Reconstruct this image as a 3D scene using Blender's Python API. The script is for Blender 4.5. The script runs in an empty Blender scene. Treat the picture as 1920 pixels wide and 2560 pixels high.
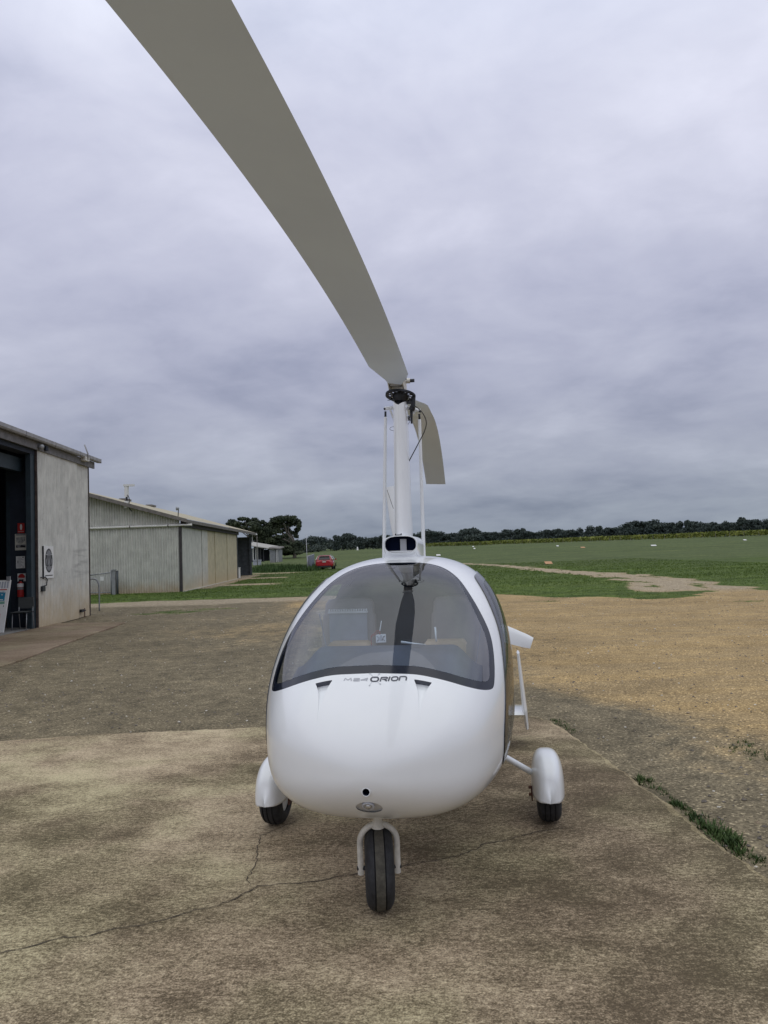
import bpy, math, random
import numpy as np
from mathutils import Matrix, Vector

random.seed(7)
RNG = np.random.default_rng(7)
C = bpy.context.scene.collection
sc = bpy.context.scene
PI = math.pi

# ------------------------------------------------------------------ camera
FPX = 1923.0
PITCH, ROLL, EYE = math.atan(98 / FPX), math.radians(1.9), 1.6
_f = np.array([0, math.cos(PITCH), math.sin(PITCH)])
_u0 = np.array([0, -math.sin(PITCH), math.cos(PITCH)])
_r0 = np.array([1.0, 0, 0])
CUP = math.cos(ROLL) * _u0 + math.sin(ROLL) * _r0
CRT = math.cos(ROLL) * _r0 - math.sin(ROLL) * _u0
CAM = np.array([0, 0, EYE])
cd = bpy.data.cameras.new('camera')
cam = bpy.data.objects.new('camera', cd)
C.objects.link(cam)
m = Matrix.Identity(4)
for i in range(3):
    m[i][0], m[i][1], m[i][2], m[i][3] = CRT[i], CUP[i], -_f[i], CAM[i]
cam.matrix_world = m
cd.sensor_fit = 'VERTICAL'
cd.sensor_height = 36.0
cd.sensor_width = 27.0
cd.lens = FPX / 2560 * 36
cd.clip_start = 0.05
cd.clip_end = 6000
sc.camera = cam


def ray(px, py):
    return _f + ((px - 960) / FPX) * CRT - ((py - 1280) / FPX) * CUP


def at_y(px, py, y):
    d = ray(px, py)
    return CAM + d * (y / d[1])


# ------------------------------------------------------------------ world (overcast) and sun
sc.view_settings.view_transform = 'Standard'
sc.view_settings.look = 'None'
sc.view_settings.exposure = 0.0
sc.view_settings.gamma = 1.0
sc.view_settings.use_curve_mapping = False
SUN_EL, SUN_AZ = math.radians(58), math.radians(200)
w = bpy.data.worlds.new("World")
sc.world = w
w.use_nodes = True
nt = w.node_tree
nt.nodes.clear()
N, K = nt.nodes.new, nt.links.new
out = N('ShaderNodeOutputWorld')
bg = N('ShaderNodeBackground')
bg.inputs[1].default_value = 0.1
K(bg.outputs[0], out.inputs[0])
sky = N('ShaderNodeTexSky')
sky.sky_type = 'NISHITA'
sky.sun_disc = False
sky.sun_elevation = SUN_EL
sky.sun_rotation = SUN_AZ
tc = N('ShaderNodeTexCoord')
sep = N('ShaderNodeSeparateXYZ')
K(tc.outputs['Generated'], sep.inputs[0])


def wmath(op, a, b=None, clamp=False):
    n = N('ShaderNodeMath')
    n.operation = op
    n.use_clamp = clamp
    for i, x in enumerate((a, b)):
        if x is None:
            continue
        if isinstance(x, (int, float)):
            n.inputs[i].default_value = x
        else:
            K(x, n.inputs[i])
    return n.outputs[0]


zc = wmath('MAXIMUM', sep.outputs[2], 0.0)
den = wmath('ADD', zc, 0.24)
comb = N('ShaderNodeCombineXYZ')
K(wmath('DIVIDE', sep.outputs[0], den), comb.inputs[0])
K(wmath('DIVIDE', sep.outputs[1], den), comb.inputs[1])


def wnoise(scale, detail, rough, off=0.0, stretch=(1, 1, 1), dist=0.0):
    mp = N('ShaderNodeMapping')
    mp.inputs['Location'].default_value = (off, off * 1.7, off * .3)
    mp.inputs['Scale'].default_value = stretch
    mp.inputs['Rotation'].default_value = (0, 0, 0.35)
    K(comb.outputs[0], mp.inputs[0])
    n = N('ShaderNodeTexNoise')
    n.inputs['Scale'].default_value = scale
    n.inputs['Detail'].default_value = detail
    n.inputs['Roughness'].default_value = rough
    n.inputs['Distortion'].default_value = dist
    K(mp.outputs[0], n.inputs['Vector'])
    return n.outputs[0]


def wramp(x, stops):
    r = N('ShaderNodeValToRGB')
    e = r.color_ramp.elements
    while len(e) < len(stops):
        e.new(0.5)
    for el, (p, c) in zip(e, stops):
        el.position = p
        el.color = (*c, 1)
    r.color_ramp.interpolation = 'B_SPLINE' if len(stops) > 4 else 'LINEAR'
    if x is not None:
        K(x, r.inputs[0])
    return r.outputs[0]


base = wramp(zc, [(0, (.262, .305, .372)), (.03, (.272, .312, .382)), (.10, (.345, .370, .460)), (.22, (.435, .455, .575)),
                  (.38, (.53, .545, .685)), (.58, (.71, .725, .86)), (1, (1.10, 1.20, 1.38))])
n1 = wnoise(1.9, 6, .50, 3.1, (1, 1.0, 1), .35)
n2 = wnoise(5.2, 5, .55, 9.7, (1, 1.2, 1), .3)
n3 = wnoise(.8, 3, .5, 5.3)
cl = wmath('ADD', wmath('MULTIPLY', n1, .60), wmath('ADD', wmath('MULTIPLY', n2, .20), wmath('MULTIPLY', n3, .20)))
shade = wramp(cl, [(.36, (.73, .75, .80)), (.47, (.94, .945, .96)), (.55, (1.06, 1.06, 1.045)), (.66, (1.27, 1.26, 1.21))])
mul = N('ShaderNodeVectorMath')
mul.operation = 'MULTIPLY'
K(base, mul.inputs[0])
K(shade, mul.inputs[1])
sca = N('ShaderNodeVectorMath')
sca.operation = 'SCALE'
sca.inputs['Scale'].default_value = 10.4
K(mul.outputs[0], sca.inputs[0])
mix = N('ShaderNodeMixRGB')
mix.inputs[0].default_value = 0.03
K(sca.outputs[0], mix.inputs[1])
K(sky.outputs[0], mix.inputs[2])
K(mix.outputs[0], bg.inputs[0])

sl = bpy.data.lights.new('sun', 'SUN')
sl.energy = 0.5
sl.angle = math.radians(100)
sl.color = (1.0, .96, .9)
so = bpy.data.objects.new('sun', sl)
C.objects.link(so)
# direction the light comes from: high, behind and slightly left of the camera
sd = Vector((math.sin(SUN_AZ) * math.cos(SUN_EL), math.cos(SUN_AZ) * math.cos(SUN_EL), math.sin(SUN_EL)))
so.rotation_euler = sd.to_track_quat('Z', 'Y').to_euler()
so.location = (0, 0, 30)


# ------------------------------------------------------------------ materials
def new_mat(name):
    mt = bpy.data.materials.new(name)
    mt.use_nodes = True
    return mt, mt.node_tree, mt.node_tree.nodes['Principled BSDF']


def mat(name, col, rough=.6, metal=0., var=.0, vscale=8., bump=0., bscale=60., coat=0., spec=.5, col2=None, detail=5):
    mt, t, b = new_mat(name)
    b.inputs['Base Color'].default_value = (*col, 1)
    b.inputs['Roughness'].default_value = rough
    b.inputs['Metallic'].default_value = metal
    b.inputs['Specular IOR Level'].default_value = spec
    b.inputs['Coat Weight'].default_value = coat
    b.inputs['Coat Roughness'].default_value = .03
    tcn = t.nodes.new('ShaderNodeTexCoord')
    if var > 0 or col2:
        n = t.nodes.new('ShaderNodeTexNoise')
        n.inputs['Scale'].default_value = vscale
        n.inputs['Detail'].default_value = detail
        n.inputs['Roughness'].default_value = .6
        t.links.new(tcn.outputs['Object'], n.inputs['Vector'])
        r = t.nodes.new('ShaderNodeValToRGB')
        c2 = col2 or tuple(x * (1 - var) for x in col)
        c1 = col if col2 else tuple(min(1, x * (1 + var)) for x in col)
        r.color_ramp.elements[0].position = .35
        r.color_ramp.elements[1].position = .65
        r.color_ramp.elements[0].color = (*c2, 1)
        r.color_ramp.elements[1].color = (*c1, 1)
        t.links.new(n.outputs[0], r.inputs[0])
        t.links.new(r.outputs[0], b.inputs['Base Color'])
    if bump > 0:
        n = t.nodes.new('ShaderNodeTexNoise')
        n.inputs['Scale'].default_value = bscale
        n.inputs['Detail'].default_value = 4
        t.links.new(tcn.outputs['Object'], n.inputs['Vector'])
        bp = t.nodes.new('ShaderNodeBump')
        bp.inputs['Strength'].default_value = bump
        bp.inputs['Distance'].default_value = .02
        t.links.new(n.outputs[0], bp.inputs['Height'])
        t.links.new(bp.outputs[0], b.inputs['Normal'])
    return mt


class NT:
    """small node-writing helper"""
    def __init__(s, name):
        s.mt, s.t, s.b = new_mat(name)
        s.tc = s.t.nodes.new('ShaderNodeTexCoord')
        s.co = s.tc.outputs['Object']

    def n(s, typ, **kw):
        nd = s.t.nodes.new(typ)
        for k, v in kw.items():
            setattr(nd, k, v)
        return nd

    def l(s, a, b):
        s.t.links.new(a, b)

    def noise(s, scale, detail=5, rough=.6, stretch=None, dist=0., vec=None):
        v = vec or s.co
        if stretch:
            mp = s.n('ShaderNodeMapping')
            mp.inputs['Scale'].default_value = stretch[:3]
            if len(stretch) > 3:
                mp.inputs['Rotation'].default_value = (0, 0, stretch[3])
            s.l(v, mp.inputs[0])
            v = mp.outputs[0]
        nd = s.n('ShaderNodeTexNoise')
        nd.inputs['Scale'].default_value = scale
        nd.inputs['Detail'].default_value = detail
        nd.inputs['Roughness'].default_value = rough
        nd.inputs['Distortion'].default_value = dist
        s.l(v, nd.inputs['Vector'])
        return nd.outputs[0]

    def vor(s, scale, feature='F1', out='Distance', rand=1.0):
        nd = s.n('ShaderNodeTexVoronoi', feature=feature)
        nd.inputs['Scale'].default_value = scale
        nd.inputs['Randomness'].default_value = rand
        s.l(s.co, nd.inputs['Vector'])
        return nd.outputs[out]

    def m(s, op, a, b=0., clamp=False):
        nd = s.n('ShaderNodeMath', operation=op, use_clamp=clamp)
        for i, x in enumerate((a, b)):
            if isinstance(x, (int, float)):
                nd.inputs[i].default_value = x
            else:
                s.l(x, nd.inputs[i])
        return nd.outputs[0]

    def ramp(s, x, stops):
        r = s.n('ShaderNodeValToRGB')
        e = r.color_ramp.elements
        while len(e) < len(stops):
            e.new(.5)
        for el, (p, c) in zip(e, stops):
            el.position = p
            el.color = (*c, 1) if hasattr(c, '__len__') else (c, c, c, 1)
        s.l(x, r.inputs[0])
        return r.outputs[0]

    def step(s, x, lo, hi):
        nd = s.n('ShaderNodeMapRange', interpolation_type='SMOOTHSTEP')
        nd.inputs['From Min'].default_value = lo
        nd.inputs['From Max'].default_value = hi
        s.l(x, nd.inputs['Value'])
        return nd.outputs[0]

    def mix(s, f, a, b, blend='MIX'):
        nd = s.n('ShaderNodeMixRGB', blend_type=blend)
        for i, x in enumerate((f, a, b)):
            if isinstance(x, (int, float)):
                nd.inputs[i].default_value = x
            elif isinstance(x, tuple):
                nd.inputs[i].default_value = (*x, 1)
            else:
                s.l(x, nd.inputs[i])
        return nd.outputs[0]

    def attr(s, name):
        nd = s.n('ShaderNodeAttribute', attribute_name=name)
        return nd.outputs['Fac']

    def z(s):
        nd = s.n('ShaderNodeSeparateXYZ')
        s.l(s.co, nd.inputs[0])
        return nd.outputs

    def bump(s, h, strength, dist=.02):
        bp = s.n('ShaderNodeBump')
        bp.inputs['Strength'].default_value = strength
        bp.inputs['Distance'].default_value = dist
        s.l(h, bp.inputs['Height'])
        s.l(bp.outputs[0], s.b.inputs['Normal'])

    def color(s, c):
        s.l(c, s.b.inputs['Base Color'])
        return s.mt


M = {}
M['white'] = mat('white_gelcoat', (.83, .85, .87), .28, coat=.8, var=.015, vscale=3)
M['white2'] = mat('white_tube_paint', (.74, .73, .70), .4, var=.06, vscale=14)
M['dirtywhite'] = mat('worn_white_paint', (.62, .60, .54), .5, var=.15, vscale=22)
M['blade'] = mat('rotor_blade_paint', (.72, .82, .99), .38, var=.03, vscale=2)
M['black'] = mat('black_gloss_border', (.014, .018, .030), .12, coat=.1, spec=.4)
M['black'].node_tree.nodes['Principled BSDF'].inputs['Coat IOR'].default_value = 1.6
M['rubber'] = mat('tyre_rubber', (.022, .023, .026), .75, var=.35, vscale=25, bump=.15, bscale=80)
M['tread'] = mat('worn_tread', (.075, .070, .056), .85, var=.3, vscale=30, bump=.2, bscale=120)
M['darkmetal'] = mat('dark_metal', (.03, .032, .038), .45, metal=.4, var=.3, vscale=30)
M['steel'] = mat('bright_steel', (.55, .55, .55), .35, metal=.9, var=.1, vscale=20)
M['rust'] = mat('rusty_bolt', (.10, .04, .025), .8, var=.4, vscale=40)
M['lining'] = mat('cabin_lining', (.060, .074, .10), .8, var=.15, vscale=10)
M['dash'] = mat('dashboard_cover', (.062, .072, .098), .6, var=.25, vscale=5)
M['seat'] = mat('tan_seat_leather', (.27, .235, .225), .6, var=.08, vscale=8)
M['seat2'] = mat('pale_grey_seat_cloth', (.27, .27, .29), .8, var=.08, vscale=8)
M['orange'] = mat('caramel_cushion', (.44, .31, .20), .6, var=.1, vscale=9)
M['cloth'] = mat('grey_pouch_cloth', (.36, .38, .43), .8, var=.08, vscale=12)
M['paper'] = mat('white_paper', (.78, .78, .76), .7, var=.02)
M['red'] = mat('red_cord', (.35, .02, .03), .6, var=.1)
M['navy'] = mat('dark_vent_inside', (.007, .010, .026), .9, var=.2, spec=0.)
M['inletlip'] = mat('inlet_throat', (.10, .105, .13), .8, var=.1)
M['greyprint'] = mat('light_grey_print', (.45, .46, .49), .5, var=.02)
M['darkprint'] = mat('dark_grey_print', (.075, .08, .10), .45, var=.05)
M['hose'] = mat('black_hose', (.012, .012, .014), .5, var=.1)
M['lens'] = None


def glass(name, tint, ior, rough=.0):
    g = NT(name)
    t = g.t
    t.nodes.remove(g.b)
    o = [n for n in t.nodes if n.type == 'OUTPUT_MATERIAL'][0]
    tr = g.n('ShaderNodeBsdfTransparent')
    tr.inputs[0].default_value = (*tint, 1)
    gl = g.n('ShaderNodeBsdfGlossy')
    gl.inputs['Roughness'].default_value = rough
    fr = g.n('ShaderNodeFresnel')
    fr.inputs['IOR'].default_value = ior
    ge = g.n('ShaderNodeNewGeometry')
    # thin sheet: same reflectance from either side (no total reflection from within)
    io = g.n('ShaderNodeMix')
    io.data_type = 'FLOAT'
    io.inputs[2].default_value = ior
    io.inputs[3].default_value = 1.0 / ior
    g.l(ge.outputs['Backfacing'], io.inputs[0])
    g.l(io.outputs[0], fr.inputs['IOR'])
    ma = g.n('ShaderNodeMath', operation='MULTIPLY')
    ma.inputs[1].default_value = 1.0
    g.l(fr.outputs[0], ma.inputs[0])
    mx = g.n('ShaderNodeMixShader')
    g.l(ma.outputs[0], mx.inputs[0])
    g.l(tr.outputs[0], mx.inputs[1])
    g.l(gl.outputs[0], mx.inputs[2])
    g.l(mx.outputs[0], o.inputs[0])
    return g.mt


M['windscreen'] = glass('windscreen_acrylic', (.80, .89, .99), 2.2)
M['doorglass'] = glass('tinted_door_acrylic', (.74, .76, .79), 1.5)
M['lens'] = glass('clear_lens', (.85, .85, .86), 1.5)
M['carglass'] = mat('car_window', (.02, .025, .03), .08, var=.05)


# ------------------------------------------------------------------ mesh helpers
class MB:
    def __init__(s):
        s.v, s.f, s.mi = [], [], []

    def add(s, v, f, mi=0):
        o = len(s.v)
        s.v += [tuple(map(float, p)) for p in v]
        s.f += [tuple(int(i) + o for i in q) for q in f]
        s.mi += [mi] * len(f)
        return s

    def box(s, c, size, ax=None, mi=0):
        ax = np.eye(3) if ax is None else np.asarray(ax, float)
        c = np.asarray(c, float)
        h = np.asarray(size, float) / 2
        vs = [c + sx * h[0] * ax[0] + sy * h[1] * ax[1] + sz * h[2] * ax[2]
              for sz in (-1, 1) for sy in (-1, 1) for sx in (-1, 1)]
        return s.add(vs, [(0, 2, 3, 1), (4, 5, 7, 6), (0, 1, 5, 4), (2, 6, 7, 3), (0, 4, 6, 2), (1, 3, 7, 5)], mi)

    def tube(s, pts, r, n=10, cap=True, sx=1.0, ref=None, mi=0):
        pts = [np.asarray(p, float) for p in pts]
        k = len(pts)
        rs = r if hasattr(r, '__len__') else [r] * k
        vs, fs = [], []
        prev = None
        for i, p in enumerate(pts):
            d = pts[min(i + 1, k - 1)] - pts[max(i - 1, 0)]
            d = d / (np.linalg.norm(d) + 1e-12)
            if prev is None:
                a = np.asarray(ref, float) if ref is not None else (np.array([0, 0, 1.]) if abs(d[2]) < .9 else np.array([1., 0, 0]))
            else:
                a = prev
            a = a - d * (a @ d)
            a /= np.linalg.norm(a) + 1e-12
            prev = a
            b = np.cross(d, a)
            for j in range(n):
                t = 2 * PI * j / n
                vs.append(p + rs[i] * (sx * math.cos(t) * a + math.sin(t) * b))
        for i in range(k - 1):
            for j in range(n):
                fs.append((i * n + j, i * n + (j + 1) % n, (i + 1) * n + (j + 1) % n, (i + 1) * n + j))
        if cap:
            fs.append(tuple(range(n - 1, -1, -1)))
            fs.append(tuple(range((k - 1) * n, k * n)))
        return s.add(vs, fs, mi)

    def lathe(s, c, axis, prof, n=32, mi=0, close=False, ref=None):
        """prof: (radius, along) pairs"""
        c = np.asarray(c, float)
        d = np.asarray(axis, float)
        d = d / np.linalg.norm(d)
        a = np.array([0, 0, 1.]) if abs(d[2]) < .9 else np.array([1., 0, 0])
        a = a - d * (a @ d)
        a /= np.linalg.norm(a)
        b = np.cross(d, a)
        vs, fs = [], []
        for r_, h in prof:
            for j in range(n):
                t = 2 * PI * j / n
                vs.append(c + d * h + r_ * (math.cos(t) * a + math.sin(t) * b))
        k = len(prof)
        for i in range(k if close else k - 1):
            i2 = (i + 1) % k
            for j in range(n):
                fs.append((i * n + j, i * n + (j + 1) % n, i2 * n + (j + 1) % n, i2 * n + j))
        return s.add(vs, fs, mi)

    def grid(s, P, mi=0, wrap=False):
        P = np.asarray(P, float)
        a, b = P.shape[:2]
        fs = []
        for i in range(a - 1):
            for j in range(b if wrap else b - 1):
                j2 = (j + 1) % b
                fs.append((i * b + j, i * b + j2, (i + 1) * b + j2, (i + 1) * b + j))
        return s.add(P.reshape(-1, 3), fs, mi)

    def prism(s, poly, off, mi=0):
        """planar polygon (3d points) extruded along off"""
        n = len(poly)
        p = [np.asarray(q, float) for q in poly]
        q = [x + np.asarray(off, float) for x in p]
        fs = [tuple(range(n - 1, -1, -1)), tuple(range(n, 2 * n))]
        fs += [(i, (i + 1) % n, n + (i + 1) % n, n + i) for i in range(n)]
        return s.add(p + q, fs, mi)

    def build(s, name, m, parent=None, smooth=False, root=None, auto=None):
        return make(name, s.v, s.f, m, parent, smooth, root, s.mi, auto)


def root_of(o):
    while o.parent is not None:
        o = o.parent
    return o


def make(name, v, f, m, parent=None, smooth=False, root=None, mi=None, auto=None, normals=None):
    v = np.asarray(v, float).reshape(-1, 3)
    if parent is not None:
        r = root_of(parent)
        if r.type == 'EMPTY':
            a = -r.rotation_euler.z
            d = v - np.array(r.location)
            v = np.stack([d[:, 0] * math.cos(a) - d[:, 1] * math.sin(a), d[:, 0] * math.sin(a) + d[:, 1] * math.cos(a), d[:, 2]], 1)
        else:
            v = v - np.array(r.location)
    me = bpy.data.meshes.new(name)
    me.from_pydata(v.tolist(), [], [tuple(map(int, q)) for q in f])
    ms = m if isinstance(m, (list, tuple)) else [m]
    for x in ms:
        me.materials.append(M[x] if isinstance(x, str) else x)
    if mi is not None and len(ms) > 1:
        me.polygons.foreach_set('material_index', mi)
    if smooth:
        me.polygons.foreach_set('use_smooth', [True] * len(me.polygons))
    me.update()
    if normals is not None:
        nn = np.asarray(normals, float)
        if parent is not None and root_of(parent).type == 'EMPTY':
            a = -root_of(parent).rotation_euler.z
            nn = np.stack([nn[:, 0] * math.cos(a) - nn[:, 1] * math.sin(a), nn[:, 0] * math.sin(a) + nn[:, 1] * math.cos(a), nn[:, 2]], 1)
        me.normals_split_custom_set_from_vertices(nn.tolist())
    elif smooth and auto:
        try:
            me.set_sharp_from_angle(angle=math.radians(auto))
        except Exception:
            pass
    o = bpy.data.objects.new(name, me)
    C.objects.link(o)
    if parent is not None:
        o.parent = parent
    return o


def thing(name, label, cat, loc=(0, 0, 0), rz=0., group=None):
    o = bpy.data.objects.new(name, None)
    C.objects.link(o)
    o.location = tuple(map(float, loc))
    o.rotation_euler = (0, 0, rz)
    o.empty_display_size = .2
    tag(o, label, cat, group)
    return o


def tag(o, label=None, cat=None, group=None, kind=None):
    if label:
        o['label'] = label
    if cat:
        o['category'] = cat
    if group:
        o['group'] = group
    if kind:
        o['kind'] = kind
    return o


def dup_tree(o, parent=None):
    c = o.copy()
    C.objects.link(c)
    if parent is not None:
        c.parent = parent
    for ch in list(o.children):
        dup_tree(ch, c)
    return c

# ------------------------------------------------------------------ ground
HY = np.array([-200, 80, 130, 180, 230, 400, 900, 3000.])
HZ = np.array([-.05, -.05, .2, 1.15, 2.15, 2.9, 6.5, 12.])


def terr(x, y):
    x, y = np.asarray(x, float), np.asarray(y, float)
    z = np.interp(y, HY, HZ)
    k = np.clip((y - 30) / 60, 0, 1)
    return z + k * (.12 * np.sin(x * .11 + y * .05) + .08 * np.sin(x * .05 - y * .09 + 1)) * np.clip((y - 30) / 100, .2, 1)


def hit(px, py):
    """the point of the terrain seen at a place of the photograph (for measuring the site)"""
    d = ray(px, py)
    t = np.concatenate([np.linspace(2, 60, 600), np.geomspace(60, 1500, 3000)])
    P = CAM + t[:, None] * d
    b = np.nonzero(P[:, 2] < terr(P[:, 0], P[:, 1]))[0]
    return P[b[0]] if len(b) else P[-1]


def sst(a, b, x):
    t = np.clip((x - a) / (b - a), 0, 1)
    return t * t * (3 - 2 * t)


EDGE = np.array([(-60, 31.5), (-11.5, 30.2), (-7.8, 30), (-3.5, 29.7), (0, 28.5), (3.84, 27), (5.1, 25.4), (6.2, 24.2), (7.1, 23.7),
                 (7.6, 22.8), (8.9, 22.7), (10, 24), (11.4, 26), (12.5, 25), (16, 25.5), (60, 28)])
TRACK = np.array([(8.1, 95, .7), (8.6, 86, .8), (10.0, 77, 1.0), (10.8, 65, 1.0), (10.9, 56, 1.1), (11.2, 48, 1.3), (12.0, 42, 1.5), (12.0, 37, 1.6),
                  (11.6, 32, 1.8), (10.6, 28.5, 2.0), (10.4, 25, 2.6)])


def wob(x, y, s, k=1.):
    return (np.sin(x * 1.7 * s + 2.1 * np.sin(y * .9 * s)) + np.sin(y * 2.3 * s + 1.3 * np.sin(x * 1.1 * s + 1)) + .6 * np.sin((x + y) * 4.1 * s)) * k / 2.6


def masks(x, y):
    ye = np.interp(x, EDGE[:, 0], EDGE[:, 1])
    g = sst(-.5, .5, y - ye + wob(x, y, 1, .7))
    tx = np.interp(y, TRACK[::-1, 1], TRACK[::-1, 0])
    tw = np.interp(y, TRACK[::-1, 1], TRACK[::-1, 2])
    tr = (1 - sst(.55, 1.15, np.abs(x - tx + wob(x, y, .8, .5)) / tw)) * sst(24, 27, y) * (1 - sst(86, 95, y))
    # grassy islands inside the track
    isl = sst(.25, .6, wob(x * 2.2, y * .5, 1.2)) * sst(.1, .4, np.abs(x - tx) / tw)
    tr = tr * (1 - .8 * isl)
    for (x0, x1, y0, y1, a) in ((-10.2, -5.7, 43.0, 45.2, 1), (-10.3, -6.6, 54.0, 56.2, .9), (-11.5, -7.2, 66.5, 69.5, .8)):
        tr = np.maximum(tr, a * sst(x0 - 1, x0, x) * (1 - sst(x1 - 1.2, x1 + .3, x + wob(x, y, 2, .6))) * sst(y0 - .4, y0 + .3, y) * (1 - sst(y1 - .3, y1 + .4, y)))
    wx = -10.0 - .045 * (y - 37.6)
    tr = np.maximum(tr, (1 - sst(.6, 1.3, x - wx + wob(x, y, 2, .25))) * sst(37.5, 43, y) * (1 - sst(62, 66, y)) * sst(-1, -.2, x - wx))
    pale = np.maximum(tr, sst(-3.4, -2.2, y - ye + wob(x, y, .6, .8)) * (1 - g) * (1 - sst(-3, 1.5, x)) * .9)
    lawn = g * (1 - tr)
    # small green islands on the gravel
    for (cx, cy, rx, ry) in ((-6.6, 23.6, 1.5, 1.1), (-5.4, 24.6, 1.0, .7), (4.6, 23.0, .9, .35), (9.6, 20.6, .6, .4), (11.8, 18.5, .6, .35), (2.9, 6.05, .16, .12), (12.3, 21.5, .9, .4)):
        d = ((x - cx) / rx) ** 2 + ((y - cy) / ry) ** 2
        lawn = np.maximum(lawn, (1 - sst(.2, 1.0, d + wob(x * 3, y * 3, 1, .5))) * .56)
    ln = 1.9 + (10.6 - y) * .333
    tan = sst(-1.6, 1.4, x - ln + wob(x, y, .6, .7)) * sst(3.5, 6.5, y + .5 * x - 1)
    tan = np.maximum(tan, sst(11, 17, y + wob(x, y, .5, 1.5)) * sst(-7.5, -1.0, x + wob(x, y, .4, 1)) * .42)
    tan = np.maximum(tan, .35 * sst(2.6, 4, x) * (1 - sst(6, 8, y)))
    tan = np.clip(tan + .3 * wob(x, y, .35) * sst(.1, .5, tan), 0, 1)
    return lawn, tan, pale


def axis_pts(segs):
    o = []
    for a, b, n in segs:
        o += list(np.linspace(a, b, n, endpoint=False))
    o.append(segs[-1][1])
    return np.array(o)


gx = axis_pts([(-2200, -400, 10), (-400, -60, 24), (-60, -16, 30), (-16, 16, 128), (16, 60, 30), (60, 400, 24), (400, 2200, 10)])
gy = axis_pts([(-200, -10, 8), (-10, 2, 10), (2, 48, 190), (48, 100, 90), (100, 300, 60), (300, 900, 20), (900, 2600, 8)])
X, Y = np.meshgrid(gx, gy)
Zg = terr(X, Y)
lawn, tan, pale = masks(X, Y)
Zg = Zg + .012 * wob(X, Y, 1.3) * (Y > 8) * (Y < 30)
nyg, nxg = X.shape
idx = np.arange(nyg * nxg).reshape(nyg, nxg)
quads = np.stack([idx[:-1, :-1], idx[:-1, 1:], idx[1:, 1:], idx[1:, :-1]], -1).reshape(-1, 4)

g = NT('airfield_ground')
aL, aT, aP = g.attr('lawn'), g.attr('tan'), g.attr('pale')
fine = g.noise(38, 6, .7)
mid = g.noise(4.5, 6, .65)
big = g.noise(.55, 4, .6)
grain = g.vor(75, 'F1', 'Color')
gs = g.n('ShaderNodeSeparateColor')
g.l(grain, gs.inputs[0])
grit = g.mix(g.step(g.m('ADD', g.m('MULTIPLY', fine, .6), g.m('MULTIPLY', mid, .4)), .36, .64), (.112, .094, .062), (.285, .236, .152))
tanc = g.mix(g.step(g.m('ADD', g.m('MULTIPLY', fine, .72), g.m('MULTIPLY', mid, .28)), .36, .64), (.285, .198, .093), (.51, .365, .18))
tm = g.step(g.m('ADD', aT, g.m('MULTIPLY', g.m('SUBTRACT', g.m('ADD', g.m('MULTIPLY', mid, .55), g.m('MULTIPLY', big, .45)), .5), 1.7)), .12, .88)
rut = g.step(g.noise(1.3, 4, .6, (.22, 1.5, 1, .55), .5), .40, .62)
tanc = g.mix(g.m('MULTIPLY', rut, .30), tanc, g.mix(fine, (.17, .135, .085), (.30, .245, .165)))
patchy = g.ramp(big, [(.32, .80), (.68, 1.14)])
soil = g.mix(tm, grit, tanc)
soil = g.mix(1.0, soil, patchy, 'MULTIPLY')
soil = g.mix(g.m('MULTIPLY', aP, .85), soil, g.mix(g.step(g.noise(9, 5), .35, .65), (.30, .245, .17), (.44, .37, .27)))
# individual chips: darker and paler stones by voronoi cell
chip = g.ramp(gs.outputs[0], [(0, .50), (.28, .92), (.80, 1.02), (.92, 1.35), (1.0, 2.3)])
soil = g.mix(1.0, soil, chip, 'MULTIPLY')
gn1 = g.noise(.13, 5, .65)
gn2 = g.noise(2.2, 6, .7)
gn3 = g.noise(22, 4, .7)
lush = g.mix(g.step(gn2, .35, .65), (.050, .082, .016), (.115, .165, .034))
dry = g.mix(g.step(gn2, .35, .68), (.060, .088, .030), (.130, .158, .060))
pos = g.z()
far = g.step(pos[1], 42, 95)
gm = g.step(g.m('ADD', g.m('MULTIPLY', far, .50), g.m('ADD', gn1, -.08)), .35, .85)
grass = g.mix(gm, lush, dry)
grass = g.mix(1.0, grass, g.ramp(gn3, [(.25, .62), (.75, 1.35)]), 'MULTIPLY')
gn4 = g.noise(.5, 6, .75, (.35, 1.3, 1))
grass = g.mix(1.0, grass, g.ramp(gn4, [(.32, .66), (.5, 1.0), (.68, 1.30)]), 'MULTIPLY')
gn5 = g.noise(.11, 6, .7, (.5, 2.2, 1))
grass = g.mix(1.0, grass, g.ramp(gn5, [(.32, (.72, .76, .74)), (.5, (1.0, 1.0, 1.0)), (.68, (1.30, 1.22, 1.15))]), 'MULTIPLY')
lm = g.step(g.m('ADD', aL, g.m('MULTIPLY', g.m('SUBTRACT', g.m('ADD', g.m('MULTIPLY', g.noise(6, 5, .7), .5), g.m('MULTIPLY', g.noise(1.6, 5, .7), .5)), .5), 1.5)), .36, .64)
g.color(g.mix(lm, soil, grass))
g.b.inputs['Roughness'].default_value = .95
g.b.inputs['Specular IOR Level'].default_value = .15
hgt = g.m('ADD', g.m('MULTIPLY', fine, .6), g.m('ADD', g.m('MULTIPLY', gs.outputs[1], .35), g.m('MULTIPLY', mid, .5)))
g.bump(hgt, .45, .02)
ground = make('ground', np.stack([X, Y, Zg], -1).reshape(-1, 3), quads, g.mt, smooth=True)
ground['kind'] = 'structure'
for nm, a in (('lawn', lawn), ('tan', tan), ('pale', pale)):
    at = ground.data.attributes.new(nm, 'FLOAT', 'POINT')
    at.data.foreach_set('value', a.reshape(-1).astype(np.float32))

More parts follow.
